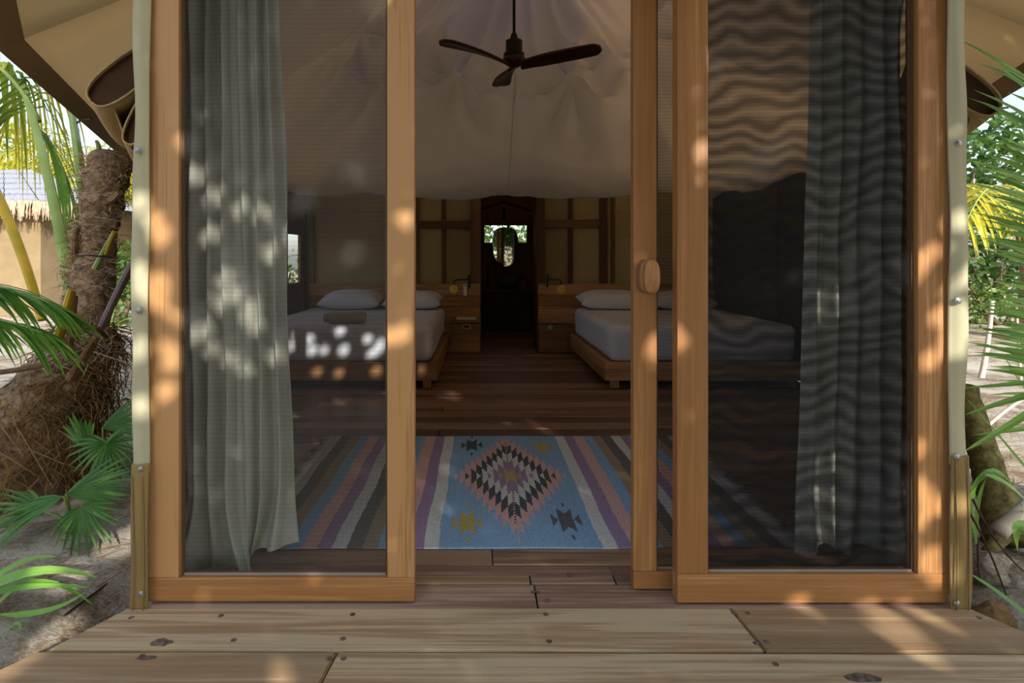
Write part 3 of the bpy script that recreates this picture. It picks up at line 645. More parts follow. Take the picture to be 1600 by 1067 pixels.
# ---- curtains
def curtain(name, label, x0t, x1t, x0b, x1b, Y, ztop, hemfn, nf, amp, mat, seed, nu=150, nv=60, gather=.0, depth=0.0):
    t_ = thing(name, ((x0b+x1b)/2, Y, 0), label, 'curtain', 'door curtains')
    rr = random.Random(seed); ph = [rr.uniform(-.35, .35) for _ in range(nf+2)]
    def fn(u, v):
        z = ztop+(hemfn(u)-ztop)*v
        x0 = x0t+(x0b-x0t)*v; x1 = x1t+(x1b-x1t)*v
        q = u*nf; i = int(q); w_ = q+(ph[i]*(1-(q-i))+ph[min(i+1, nf+1)]*(q-i))*.6
        a = amp*(.75+.35*v)*(1+.4*math.sin(i*2.3+seed))
        yv = math.cos(2*math.pi*w_); yv = math.copysign(abs(yv)**.75, yv)
        x = x0+(x1-x0)*(u+.025*math.sin(2*math.pi*w_*1+v*.6)/nf*2.2)
        lo = max(0, (v-.86)/.14)
        x += gather*lo*lo*math.sin(u*9+seed)*.06+.01*mnoise.noise(Vector((u*6, v*4, seed)))
        y_ = Y+a*yv*(1-.25*lo)+.014*mnoise.noise(Vector((u*9, v*5, seed+4)))-gather*lo*lo*.035*math.sin(u*14+1)+depth*(u-.5)*v
        return (x, y_, z+gather*lo*lo*.014*math.sin(u*22)*0)
    b = MB(); b.grid(fn, nu, nv); o = solid(b.build('cloth', M[mat], t_, smooth=True), .002)
    b = MB()
    def hm(u, v):
        x, y_, z = fn(u, 1-.028*v); return (x, y_-.003, z)
    b.grid(hm, nu, 2); b.build('hem', M[mat], t_, smooth=True)
    b = MB(); b.box(min(x0t, x0b)-.03, max(x1t, x1b)+.03, Y-.03, Y+.03, ztop, ztop+.07, .004); b.build('curtain_rail', M['dark_x'], t_)
    return t_
curtain('curtain', 'grey green linen curtain hanging behind the left screen panel', XA(283,2.08), XA(434,2.08), XA(289,2.06), XA(456,2.08), 2.075, 2.2,
        lambda u: .003+(.105*max(0, (u-.62)/.38)**.7 if u > .62 else 0)+.006*math.sin(u*19)**2, 6, .022, 'curtain', 4, gather=1.0, depth=.03)
curtain('curtain', 'pale crumpled curtain hanging behind the double right screens', XA(1262,2.2), XA(1398,2.2), XA(1238,2.2), XA(1398,2.2), 2.16, 2.2,
        lambda u: .03+.02*math.sin(u*7)**2, 5, .022, 'gauze', 12, gather=.5)
# ---- rug
RX, RY = .158, 2.985; ry0, ry1 = 2.248, 3.652; rx0, rx1 = RX-1.054, RX+1.054
DY = {k: lin(v) for k, v in dict(blue=(150,190,222), pink=(226,188,182), mauve=(170,150,180), white=(222,228,224), tan=(172,156,132), grey=(124,124,118), gold=(200,184,116), dark=(92,102,104), teal=(90,150,176), edge=(196,192,190), tan2=(110,112,118)).items()}
seq = ['white','mauve','pink','blue','tan','grey','white','mauve','pink','blue','tan','grey']
def motif(dx, dy):
    ax, ay = abs(dx), abs(dy)
    if ax < .030 and ay < .062+.05*ax/.030: return True
    if .034 < ax < .060 and ay < .052*(ax-.034)/.026+.004: return True
    return ax < .006 and .135 < ay < .175
def dye(x, y):
    dx, dy = x-RX, y-RY; ax, ay = abs(dx), abs(dy)
    if ax > 1.0: return DY['edge']
    if ax > .307:
        k = int((ax-.307)/.0578); return DY[seq[min(k, 11)]]
    # central diamond: columns of slanted lozenges, every ring two columns wide
    cw, h = .028, .131; k = int(ax/cw); f = ax/cw-k
    d = (ay-.5*h*(f-.5))/h+k*.5
    if k < 10 and ay > .0:
        if ax < .0022 and 1.0 < d < 4.4: return DY['pink'] if int(d*9) % 2 else DY['dark']
        for lim, nm in ((.6,'gold'),(1.6,'mauve'),(2.6,'white'),(3.6,'dark'),(4.6,'pink')):
            if d < lim: return DY[nm]
    if ax < .005 and ay < .71: return DY['pink']
    for mx_, my_, c_ in ((-.199,-.525,'gold'),(.212,-.505,'tan2'),(-.199,.49,'dark'),(.212,.455,'gold')):
        if motif(dx-mx_, dy-my_): return DY[c_]
    return DY['blue']
nx, ny = 560, 260
rug = thing('rug', (RX, RY, 0), 'blue kilim rug with a stepped diamond and striped ends on the dark floor', 'rug')
b = MB()
def rz(x, y): return .007+.002*mnoise.noise(Vector((x*3, y*3, 0)))+.0012*mnoise.noise(Vector((x*9, y*9, 5)))
def rfn(u, v):
    x = rx0+(rx1-rx0)*u; y = ry0+(ry1-ry0)*v
    yy = y+.010*mnoise.noise(Vector((x*2.5, 8.3+v, 0)))+.022*(u-.5)*(1-v)+.004*math.sin(x*9)
    return (x+.010*mnoise.noise(Vector((y*3, u*2, 2)))+.0035*mnoise.noise(Vector((y*22, u*9, 2))), yy, rz(x, y))
b.grid(rfn, nx, ny); pile = b.build('woven_field', M['rug'], rug, fix=False)
ca = pile.data.color_attributes.new('dye', 'FLOAT_COLOR', 'CORNER'); arr = np.ones((nx*ny, 4, 4), dtype=np.float32)
for j in range(ny):
    yy = ry0+(ry1-ry0)*(j+.5)/ny
    for i in range(nx):
        arr[j*nx+i, :, :3] = dye(rx0+(rx1-rx0)*(i+.5)/nx, yy)
ca.data.foreach_set('color', arr.ravel()); solid(pile, .006, -1)
for sx, ex in ((-1, rx0), (1, rx1)):
    b = MB(); k = 70
    for i in range(k):
        y = ry0+.01+(ry1-ry0-.02)*i/(k-1); L = rng.uniform(.045, .075); a = rng.uniform(-.35, .35); x = ex
        b.tube([(x-sx*.012, y, .008), (x+sx*.022, y+.008*a, .007), (x+sx*L, y+L*a*.8, .004)], [.004, .0036, .0022], 4)
    f_ = b.build('fringe', M['fringe'], rug, smooth=True); f_['kind'] = 'stuff'
# ---- bathroom things
YV = 8.9
vn = thing('vanity', (.42, YV, 0), 'dark bathroom vanity cabinet beyond the doorway', 'cabinet')
vx0, vx1, vzt = XA(752,YV), XA(832,YV), ZA(452,YV)
b = MB(); b.box(vx0, vx1, YV-.02, 9.58, vzt-.04, vzt, .004); b.build('counter', M['dark_x'], vn)
b = MB(); b.box(vx0+.02, vx1-.02, YV+.02, 9.55, .05, vzt-.04); b.build('body', M['vanity'], vn)
for a, c in ((vx0+.03, (vx0+vx1)/2-.003), ((vx0+vx1)/2+.003, vx1-.03)):
    b = MB(); b.box(a, c, YV, YV+.022, .06, vzt-.05, .003); b.build('door', M['vanity'], vn)
b = MB(); b.box(vx0+.05, vx1-.05, YV+.06, 9.5, 0, .055); b.build('plinth', M['black'], vn)
p = at(793, 452, 9.12); bs = thing('basin', (p.x, 9.12, vzt), 'round stone vessel basin on the vanity', 'basin')
b = MB(); b.lathe([(.001,.0),(.09,.0),(.15,.05),(.19,.11),(.205,.175),(.195,.18),(.17,.11),(.11,.04),(.001,.03)], (p.x, 9.14, vzt), 'z', 30); b.build('bowl', M['stone'], bs, smooth=True)
b = MB(); b.lathe([(.001,.032),(.02,.032),(.02,.036),(.001,.037)], (p.x, 9.14, vzt), 'z', 12); b.build('drain', M['black'], bs)
p0 = XA(762, 9.2); p1 = XA(788, 9.2); fc = thing('faucet', (p0, 9.2, vzt), 'tall black arched faucet left of the basin', 'faucet')
pts = [(p0, 9.2, vzt), (p0, 9.2, vzt+.22)]+[((p0+p1)/2-.13*math.cos(a), 9.2-.02*math.sin(a), vzt+.25+.16*math.sin(a)) for a in [i*math.pi/12 for i in range(0, 11)]]+[(p1, 9.18, vzt+.24)]
b = MB(); b.tube(pts, .011, 10); b.build('spout', M['black'], fc, smooth=True)
b = MB(); b.lathe([(.001,0),(.028,0),(.028,.012),(.014,.02),(.001,.02)], (p0, 9.2, vzt), 'z', 16); b.build('base', M['black'], fc)
p = XA(818, 9.05); bt = thing('soap_bottle', (p, 9.05, vzt), 'amber pump bottle at the right end of the vanity', 'bottle')
b = MB(); b.lathe([(.001,0),(.034,.0),(.038,.01),(.038,.11),(.03,.13),(.014,.14),(.014,.15),(.001,.15)], (p, 9.05, vzt), 'z', 18); b.build('body', M['amber'], bt, smooth='auto')
b = MB(); b.lathe([(.001,.15),(.016,.15),(.016,.17),(.005,.175),(.005,.215),(.001,.215)], (p, 9.05, vzt), 'z', 12); b.box(p-.045, p+.008, 9.043, 9.057, vzt+.21, vzt+.222); b.build('pump', M['black'], bt)
mz = [(ZA(y, 9.5)) for y in (356, 416)]; mx0, mx1 = XA(770, 9.5), XA(809, 9.5); mc = ((mx0+mx1)/2, 9.5, mz[1])
mr = thing('mirror', mc, 'shield shaped frameless mirror before the bathroom window', 'mirror')
def shield(e, y0, y1):
    n = 40; pts = []
    hw = (mx1-mx0)/2+e; top = mz[0]+e; bot = mz[1]-e; hgt = top-bot
    for i in range(n):
        a = 2*math.pi*i/n; ca, sa = math.cos(a), math.sin(a)
        if sa >= 0: x = hw*math.copysign(abs(ca)**.55, ca); z = bot+hgt*.62+hgt*.38*abs(sa)**.9
        else: x = hw*math.copysign(abs(ca)**.75, ca); z = bot+hgt*.62-hgt*.62*abs(sa)**.95
        pts.append((mc[0]+x, z))
    b = MB(); b.add([(x, y0, z) for x, z in pts]+[(x, y1, z) for x, z in pts], [tuple(range(n)), tuple(range(2*n-1, n-1, -1))]+[(i, (i+1) % n, (i+1) % n+n, i+n) for i in range(n)]); return b
shield(0, 9.495, 9.503).build('glass', M['mirror'], mr); shield(.008, 9.504, 9.53).build('frame', M['black'], mr)
b = MB(); b.box(mc[0]-.02, mc[0]+.02, 9.53, 9.6, mz[1]+.05, mz[1]+.2); b.build('bracket', M['black'], mr)
p = at(787, 347, 8.5); pl_ = thing('pendant_lamp', (p.x, 8.5, p.z), 'slim black tube pendant hanging in the bathroom doorway', 'lamp')
b = MB(); b.tube([(p.x, 8.5, p.z+.004), (p.x, 8.5, p.z+.2)], .022, 14); b.build('tube_shade', M['black'], pl_, smooth='auto')
b = MB(); b.tube([(p.x, 8.5, p.z+.2), (p.x, 8.5, 2.36)], .004, 6); b.build('cord', M['black'], pl_)
b = MB(); b.lathe([(.001,0),(.018,0),(.018,.006),(.001,.006)], (p.x, 8.5, p.z-.002), 'z', 12); b.build('diffuser', M['white'], pl_)
# ================================================================== GARDEN
M['sand'] = None
def sandmat():
    m, t = new_mat('garden_sand'); v, r = coords(t, False)
    n1 = N(t, 'ShaderNodeTexNoise'); n1.inputs['Scale'].default_value = 2.1; n1.inputs['Detail'].default_value = 8; n1.inputs['Roughness'].default_value = .7; t.links.new(v, n1.inputs['Vector'])
    n2 = N(t, 'ShaderNodeTexNoise'); n2.inputs['Scale'].default_value = 60; n2.inputs['Detail'].default_value = 5; n2.inputs['Roughness'].default_value = .8; t.links.new(v, n2.inputs['Vector'])
    a = N(t, 'ShaderNodeMath', operation='MULTIPLY_ADD'); a.inputs[1].default_value = .55; t.links.new(n2.outputs[0], a.inputs[0]); t.links.new(n1.outputs[0], a.inputs[2])
    c = ramp(t, a.outputs[0], [(.58, (92, 74, 54)), (.70, (146, 130, 106)), (.82, (188, 178, 160)), (.98, (208, 200, 184))])
    p = bsdf(t, c, .95, bump(t, a.outputs[0], .8, .03), spec=.1); out(t, p.outputs[0]); return m
M['sand'] = sandmat()
M['leaf'] = leafmat('palm_leaf_green', (58,104,36), (112,160,60), (176,200,92))
M['leafdk'] = leafmat('fan_leaf_deep_green', (44,86,30), (84,134,52), (140,172,76))
M['leafyl2'] = leafmat('yellowing_palm_leaf', (84,122,34), (142,164,54), (214,186,70), .45)
M['leafyl'] = leafmat('sunlit_yellow_frond', (140,140,30), (206,196,60), (232,216,110), .5)
M['strap'] = leafmat('strap_leaf_green', (100,152,50), (140,186,78), (190,212,116), .35, .35, 3)
M['bush'] = leafmat('bush_leaf', (40,70,26), (92,124,46), (170,180,96))
M['bushy'] = leafmat('yellow_bush_leaf', (130,140,40), (196,194,76), (226,214,120), .45)
M['petiole'] = leafmat('petiole_green', (112,140,62), (150,172,96), None, .1, .35, 4)
M['petioley'] = leafmat('petiole_yellow', (150,142,30), (196,160,40), None, .1, .35, 9)
M['stub'] = plain('old_leaf_base', (104,76,50), .85, c2=(150,120,88), sc=14, bumpy=.4)
M['stubp'] = plain('greyish_stalk', (112,98,112), .7, c2=(150,130,120), sc=7)
M['trunk'] = plain('fibrous_trunk', (92,70,50), .95, c2=(172,146,114), sc=26, bumpy=.8)
M['fibre'] = plain('palm_fibre', (84,60,34), .9, c2=(150,118,70), sc=9)
M['fibrel'] = plain('bleached_fibre', (180,156,128), .9, c2=(206,186,160), sc=9)
M['litter'] = plain('dry_litter', (96,68,44), .95, c2=(150,120,86), sc=5)
M['mosstrunk'] = plain('mossy_trunk', (84,78,40), .95, c2=(150,140,84), sc=30, bumpy=.8)
M['stick'] = plain('bleached_stick', (186,172,152), .9, c2=(214,202,184), sc=20)
M['darktwig'] = plain('dark_twig', (52,36,26), .9, c2=(84,60,44), sc=20)
M['housewall'] = plain('shaded_cream_house_wall', (128,110,78), .9, c2=(144,124,90), sc=3)  # cream darkened, so the wall's shade is put into its colour
M['thatch'] = plain('grey_thatch', (130,134,140), .95, c2=(172,174,178), sc=18, bumpy=.6)
M['bark'] = plain('tree_bark', (80,64,48), .95, c2=(120,100,78), sc=18, bumpy=.6)
# ---- ground
def gz(x, y):
    side = max(0, min(1, (abs(x-.2)-1.35)/.35)) if 1.2 < y < 10 else max(0, min(1, (1.2-y)/.5)) if y <= 1.2 else 1
    return -.20+.125*side+.05*mnoise.noise(Vector((x*.9, y*.9, 0)))*side+.02*mnoise.noise(Vector((x*4, y*4, 3)))*side
gr = thing('ground', (0, 0, -.1), 'pale sandy garden ground littered with dry needles', 'ground', kind='structure')
b = MB()
def ax(u, lo, hi, c, k): 
    t = 2*u-1; s = (abs(t)**k)*math.copysign(1, t); return c+(s*(hi-c) if s > 0 else s*(c-lo))
b.grid(lambda u, v: (lambda x, y: (x, y, gz(x, y)))(ax(u, -40, 40, .2, 2.3), ax(v, -40, 60, 3.0, 2.3)), 220, 220)
b.build('sand', M['sand'], gr, smooth=True)
b = MB(); rr = random.Random(3)
for i in range(2600):
    if i % 2: x = rr.uniform(-3.6, -1.15); y = rr.uniform(1.5, 6)
    else: x = rr.uniform(1.62, 4.2); y = rr.uniform(1.5, 6)
    wx = wallx(min(max(y, 1.95), 6))
    if y > 1.9 and wx[0]-.03 < x < wx[1]+.03: continue
    a = rr.gauss(.5, .5); L = rr.uniform(.05, .16); d = Vector((math.cos(a), math.sin(a), rr.uniform(-.1, .25)))*L; z = gz(x, y)+.004
    b.tube([(x, y, z), Vector((x, y, z))+d], [.002, .0012], 3, False)
o = b.build('needle_litter', M['litter'], gr); o['kind'] = 'stuff'
b = MB(); b.tube([at(100, 962, 1.97), at(150, 925, 2.15), at(212, 880, 2.4)], .004, 6); b.build('buried_edge', M['darktwig'], gr)

# ---- leaf tools
def strip_leaf(p0, p1, p2, w, n=7, up=(0,0,1), fold=.25, pw=.55, tail=1.3, b=None):
    b = b or MB(); p0, p1, p2 = Vector(p0), Vector(p1), Vector(p2); vs = []
    for i in range(n+1):
        t = i/n; p = bez(p0, p1, p2, t); d = (bez(p0, p1, p2, min(1, t+.02))-bez(p0, p1, p2, max(0, t-.02))).normalized()
        s = d.cross(Vector(up)); s = s.normalized() if s.length > 1e-4 else Vector((1,0,0)); nrm = s.cross(d)
        ww = w*.5*(.25+.75*min(1, t/.25))*(1-t**tail)**pw if i < n else w*.02
        vs += [p-s*ww+nrm*ww*fold, p, p+s*ww+nrm*ww*fold]
    fs = []
    for i in range(n):
        a = i*3; fs += [(a, a+1, a+4, a+3), (a+1, a+2, a+5, a+4)]
    return b.add(vs, fs)
def frond(parent, p0, p1, p2, n, L, w, mat, rm, single, rr, side=1.0, fwd=.6, droop=.3, r0=.014, both=True, name='frond', t0=.08, up=(0,0,1)):
    p0, p1, p2 = Vector(p0), Vector(p1), Vector(p2)
    b = MB(); b.tube([bez(p0, p1, p2, i/12) for i in range(13)], [r0*(1-.8*i/12) for i in range(13)], 6); fr = b.build(name, rm, parent, smooth=True)
    jb = MB()
    for k in range(n):
        t = t0+(1-t0)*(k+.5)/n; p = bez(p0, p1, p2, t); d = (bez(p0, p1, p2, min(1, t+.02))-bez(p0, p1, p2, max(0, t-.02))).normalized()
        s = d.cross(Vector(up)).normalized(); ll = L*(.55+.45*math.sin(math.pi*min(1, t*.9+.12)))*rr.uniform(.85, 1.1)
        for sg in ((-1, 1) if both else (1,)):
            e = (s*sg*side*(1-.4*t)+d*(fwd+.5*t)+Vector((0,0,rr.uniform(-.05,.18)))).normalized(); dr = droop*rr.uniform(.7, 1.3)
            q1 = p+e*ll*.55+Vector((0,0,-dr*ll*.12)); q2 = p+e*ll*.95+Vector((0,0,-dr*ll))
            if single: strip_leaf(p, q1, q2, w*rr.uniform(.85, 1.15), 5).build('leaflet', mat, fr, fix=False)
            else: strip_leaf(p, q1, q2, w*rr.uniform(.85, 1.15), 4, b=jb)
    if not single: o = jb.build('leaflets', mat, fr, fix=False); o['kind'] = 'stuff'
    return fr
def fan_leaf(parent, base, c, direction, normal, R, n, spread, mat, rr, droop=.25, w=.03, aspect=1.0):
    c = Vector(c); d = Vector(direction).normalized(); nn = Vector(normal).normalized(); s = d.cross(nn).normalized()
    b = MB(); base = Vector(base); b.tube([base, base.lerp(c, .5)+Vector((0,0,.03)), c], [.007, .006, .004], 6); lf = b.build('fan_leaf', M['petiole'], parent, smooth=True)
    b = MB()
    for k in range(n):
        a = (k/(n-1)-.5)*spread; e = (d*math.cos(a)*aspect+s*math.sin(a)).normalized(); L = R*(1-.22*abs(a)/(spread/2))*rr.uniform(.9, 1.05)
        q1 = c+e*L*.55; q2 = c+e*L+Vector((0,0,-droop*L*rr.uniform(.5, 1.4)))
        strip_leaf(c, q1, q2, w, 5, nn, .35).build('segment', mat, lf, fix=False)
    return lf

# ---- rolled canvas flaps on the slanted side walls
def flap(label, k, sgn):
    t_ = thing('rolled_flap', k[0], label, 'tent flap', 'rolled up canvas window flaps')
    d0 = Vector((sgn*.427, .904, 0)); side = Vector((sgn, -.15, 0)).normalized()
    def roll(o, prof, L, mat_out, mat_in, nm):
        b = MB(); n = len(prof); vs = []
        for j in range(7):
            s = j/6; sag = .02*math.sin(s*3)
            for (a, z) in prof: vs.append(o+d0*L*s+side*a+Vector((0,0,z-sag)))
        b.add(vs, [(j*n+i, j*n+(i+1) % n, (j+1)*n+(i+1) % n, (j+1)*n+i) for j in range(6) for i in range(n)])
        ob = solid(b.build(nm, mat_out, t_, smooth=True), .006)
        b = MB(); b.add([vs[i]+d0*.02 for i in range(n)], [tuple(range(n))]); b.build('inner_fold', mat_in, t_)
        # pale bound edge round the mouth of the roll
        b = MB(); b.tube([vs[i]+d0*(-.002) for i in range(n)]+[vs[0]], .005, 5, False); b.build('bound_edge', M['flappale'], t_, smooth=True)
    def oval(cx, cz, rx, rz, rot, n=22, p=.75):
        r = []
        for i in range(n):
            a = 2*math.pi*i/n; x = rx*math.copysign(abs(math.cos(a))**p, math.cos(a)); z = rz*math.copysign(abs(math.sin(a))**p, math.sin(a))
            r.append((cx+x*math.cos(rot)-z*math.sin(rot), cz+x*math.sin(rot)+z*math.cos(rot)))
        return r
    K = k[0]
    roll(K, oval(-.005, 0, .155, .062, -.72 if sgn > 0 else -.72), .9, M['flappale'], M['flapdark'], 'upper_roll')
    roll(K+d0*.03, oval(-.055, -.155, .105, .036, -1.15), .85, M['flappale'], M['flapdark'], 'lower_roll')
    b = MB()
    hang = [(-.0, -.05), (.035, -.12), (.01, -.19), (-.02, -.26), (-.06, -.33)]
    vs = [K+d0*(.05+.8*s)+side*a+Vector((0,0,z)) for s in (0, .5, 1) for a, z in hang]
    b.add(vs, [(r*5+i, r*5+i+1, (r+1)*5+i+1, (r+1)*5+i) for r in range(2) for i in range(4)]); solid(b.build('hanging_fold', M['flappale'], t_, smooth=True), .006)
    return t_
flap('rolled brown and beige canvas flap under the eave left of the left door post', [at(192, 118, 2.22)], -1)
flap('rolled brown canvas flap peeping out right of the right door post', [at(1508, 134, 2.28)], 1)

# ---- left coconut palm
rr = random.Random(11)
pal = thing('coconut_palm', (-2.22, 3.05, -.1), 'shaggy coconut palm with cut leaf stalks beside the left corner of the tent', 'palm tree')
tp = [(58,835,3.05,.25),(60,740,3.05,.26),(68,650,3.06,.25),(96,590,3.12,.17),(124,545,3.2,.125),(138,500,3.27,.108),(147,420,3.38,.105),(155,360,3.45,.102),(164,300,3.52,.11),(174,246,3.6,.118)]
tpp = [at(a, c, y) for a, c, y, r in tp]; trad = [r for *_, r in tp]
b = MB(); pts = []; rad = []
for i in range(len(tpp)-1):
    for j in range(6):
        t = j/6; pts.append(tpp[i].lerp(tpp[i+1], t)); rad.append((trad[i]*(1-t)+trad[i+1]*t)*(1+.10*((j+i*2) % 3 == 0)-.04*rr.random()))
pts.append(tpp[-1]); rad.append(trad[-1]*.9)
b.tube(pts, rad, 18)
b.v = [(x+.02*mnoise.noise(Vector((x*9, y*9, z*9))), y+.02*mnoise.noise(Vector((x*9, y*9, z*9+7))), z) for x, y, z in b.v]
b.build('trunk', M['trunk'], pal, smooth=True)
def skin(n, t0, t1, L, r, mat, nm, hang=1.0, out_=.02, w=1):
    b = MB()
    for k in range(n):
        t = rr.uniform(t0, t1)*(len(pts)-1); i = min(int(t), len(pts)-2); p = pts[i].lerp(pts[i+1], t-i); R = rad[i]+out_
        a = rr.uniform(-math.pi*1.05, .35) if rr.random() < .9 else rr.uniform(0, 6.28)
        d = Vector((math.cos(a), math.sin(a), 0)); p = p+d*R; l = L*rr.uniform(.4, 1.3); tan = Vector((-d.y, d.x, 0))
        q1 = p+d*rr.uniform(.0, .05)+tan*rr.gauss(0, .35)*l+Vector((0,0,-hang*l*.4+.05*rr.random())); q2 = q1+tan*rr.gauss(0, .45)*l+d*rr.uniform(-.04, .03)+Vector((0,0,-hang*l*.6))
        b.tube([p, q1.lerp(p, .4), q1, q2], [r, r, r*.9, r*.4], 3, False)
    o = b.build(nm, mat, pal); o['kind'] = 'stuff'
skin(1500, .0, .55, .26, .0032, M['fibre'], 'fibre_skirt')
skin(500, .0, .5, .2, .0028, M['litter'], 'dark_fibre', .7)
skin(260, .40, .52, .16, .003, M['fibrel'], 'bleached_fibre', .6)
skin(420, .52, 1.0, .12, .0016, M['fibrel'], 'fine_fibre', .5, .004)
skin(300, .5, 1.0, .14, .002, M['fibre'], 'trunk_fibre', .5, .006)
def stalk(p, r, mat, nm='leaf_stalk', flat=.55, n=8):
    p = [Vector(q) for q in p]; k = 9; P_ = [bez(p[0], p[1], p[2], i/k) for i in range(k+1)]
    b = MB(); b.tube(P_, [r[0]*(1-i/k)+r[1]*i/k for i in range(k+1)], n, True, flat=flat); return b.build(nm, mat, pal, smooth='auto')
stalk([at(86,545,2.86), at(100,500,2.9), at(112,455,2.95)], [.034,.028], M['petioley'], 'cut_stalk')
stalk([at(106,560,2.9), at(112,510,2.93), at(118,462,2.97)], [.028,.016], M['stub'], 'cut_stalk')
stalk([at(120,525,3.22), at(96,330,3.5), at(34,125,3.9)], [.036,.022], M['petiole'])
stalk([at(138,380,3.43), at(126,250,3.5), at(108,150,3.9)], [.045,.03], M['petiole'])
stalk([at(158,512,3.1), at(180,465,3.15), at(208,410,3.2)], [.026,.03], M['stubp'])
stalk([at(112,592,2.86), at(130,560,2.84), at(152,526,2.86)], [.034,.022], M['stub'], 'old_stalk')
stalk([at(-40,585,2.8), at(20,582,2.8), at(74,568,2.86)], [.02,.026], M['stub'], 'old_stalk')
stalk([at(150,420,3.2), at(166,385,3.2), at(178,360,3.22)], [.03,.008], M['petiole'], 'leaf_base')
stalk([at(165,398,3.2), at(172,380,3.2), at(180,362,3.2)], [.012,.022], M['petioley'], 'leaf_base')
stalk([at(66,500,3.1), at(30,370,3.3), at(-12,290,3.4)], [.024,.03], M['petioley'])
stalk([at(178,290,3.5), at(158,330,3.42), at(188,300,3.4)], [.05,.03], M['stub'], 'leaf_base')
stalk([at(120,412,3.34), at(114,378,3.3), at(122,352,3.34)], [.04,.02], M['stub'], 'leaf_base')
stalk([at(150,268,3.5), at(160,240,3.5), at(152,222,3.55)], [.03,.02], M['petiole'], 'leaf_base')
b = MB(); b.tube([at(118, 400, 3.2), at(140, 399, 3.16), at(176, 402, 3.2)], .004, 5); b.build('wire', M['black'], pal)
# torn sheath hanging at the foot
# fronds: hanging bright one, drooping one, and the near one crossing the trunk
frond(pal, at(60,190,3.8), at(20,90,3.9), at(-120,40,3.9), 24, .66, .06, M['leafyl2'], M['petiole'], True, rr, .45, .1, 1.7, .02, name='frond', up=(0,-1,.3))
frond(pal, at(112,165,3.95), at(60,90,4.1), at(20,180,4.3), 16, .5, .02, M['leafyl'], M['petiole'], False, rr, .4, .2, 1.6, .014)
frond(pal, at(50,210,4.2), at(75,180,4.3), at(108,300,4.4), 18, .4, .014, M['leaf'], M['petiole'], False, rr, .5, .4, 1.0, .008)
frond(pal, at(-170,440,2.7), at(-30,425,2.6), at(84,476,2.5), 30, .44, .028, M['leaf'], M['petiole'], True, rr, .45, 1.2, .32, .016)
frond(pal, at(-190,500,2.65), at(-40,475,2.6), at(66,520,2.45), 24, .42, .026, M['leaf'], M['petiole'], True, rr, .45, 1.2, .4, .014)
# ---- fan palms, grasses and strap plants on the left
f1 = thing('fan_palm', at(112,815,2.5), 'low fan palm with long narrow leaf segments at the foot of the shaggy palm', 'fan palm', 'fan palms on the sand'); B_ = Vector(f1.location); B_.z = gz(B_.x, B_.y); f1.location = B_; W[f1.name] = B_
fan_leaf(f1, B_, at(104,772,2.45), (.9,.1,.30), (-.3,-.9,.5), .30, 13, 1.0, M['leafdk'], rr, .12, .024)
fan_leaf(f1, B_, at(100,776,2.4), (-.9,-.15,-.28), (-.1,-.6,.9), .30, 12, 1.0, M['leafdk'], rr, .2, .014)
fan_leaf(f1, B_, at(128,790,2.35), (.4,-.2,-.9), (0,-1,.2), .19, 14, 2.9, M['leafdk'], rr, .2, .022)
fan_leaf(f1, B_, at(70,800,2.5), (-.7,-.3,.3), (0,-.7,.7), .26, 11, 1.6, M['leafdk'], rr, .3, .02)
f2 = thing('fan_palm', at(166,760,2.9), 'small dark fan palm with a round leaf close to the canvas edge', 'fan palm', 'fan palms on the sand'); B_ = Vector(f2.location); B_.z = gz(B_.x, B_.y); f2.location = B_; W[f2.name] = B_
fan_leaf(f2, B_, at(166,692,2.75), (.1,-.1,-.5), (.1,-.75,.65), .19, 20, 4.6, M['leafdk'], rr, .2, .022)
fan_leaf(f2, B_, at(160,668,2.95), (.9,.1,.4), (0,-.8,.5), .26, 10, 1.1, M['leafdk'], rr, .1, .022)
fan_leaf(f2, B_, at(138,700,2.75), (-.25,-.1,.8), (0,-1,.2), .2, 9, 1.1, M['leafdk'], rr, .1, .026)
def strap_plant(name, label, loc, leaves, mat, cat='plant', group='strap leaved plants'):
    p = thing(name, loc, label, cat, group)
    for (a, m_, c, Y, w) in leaves:
        Y3 = Y if isinstance(Y, tuple) else (Y, Y, Y)
        strip_leaf(at(*a, Y3[0]), at(*m_, Y3[1]), at(*c, Y3[2]), w, 9, (.1,-.6,.8), .2, .6, 1.6).build('leaf', mat, p, fix=False)
    return p
strap_plant('strap_leaf_plant', 'broad strap leaved plant arching over the sand left of the deck', at(-25,975,1.93), [
    ((-60,950),(20,862),(90,870),(1.96,1.98,2.0),.026), ((-40,985),(40,880),(112,890),(1.96,2.0,2.0),.018), ((-70,960),(30,862),(152,902),(1.9,1.88,1.9),.042),
    ((-40,950),(60,870),(145,945),(1.95,1.95,1.95),.024), ((0,960),(80,965),(132,926),(1.92,1.9,1.9),.022), ((-60,945),(20,905),(140,918),(1.93,1.92,1.9),.026),
    ((10,990),(30,960),(32,985),(1.9,1.88,1.86),.014)], M['strap'])
strap_plant('grass_clump', 'fine grassy clump between the fan palm and the sand path', at(180,650,3.3), [
    ((165,660),(180,610),(208,575),(3.3,3.2,3.2),.02), ((160,640),(185,560),(208,570),(3.3,3.2,3.1),.02), ((168,655),(200,600),(206,640),(3.3,3.2,3.2),.026), ((158,650),(175,600),(196,620),(3.3,3.3,3.2),.016), ((160,655),(190,640),(210,600),(3.3,3.3,3.2),.018), ((152,660),(150,610),(170,590),(3.3,3.3,3.3),.018), ((170,668),(195,655),(208,630),(3.2,3.1,3.1),.022)], M['leaf'], group='grass clumps')
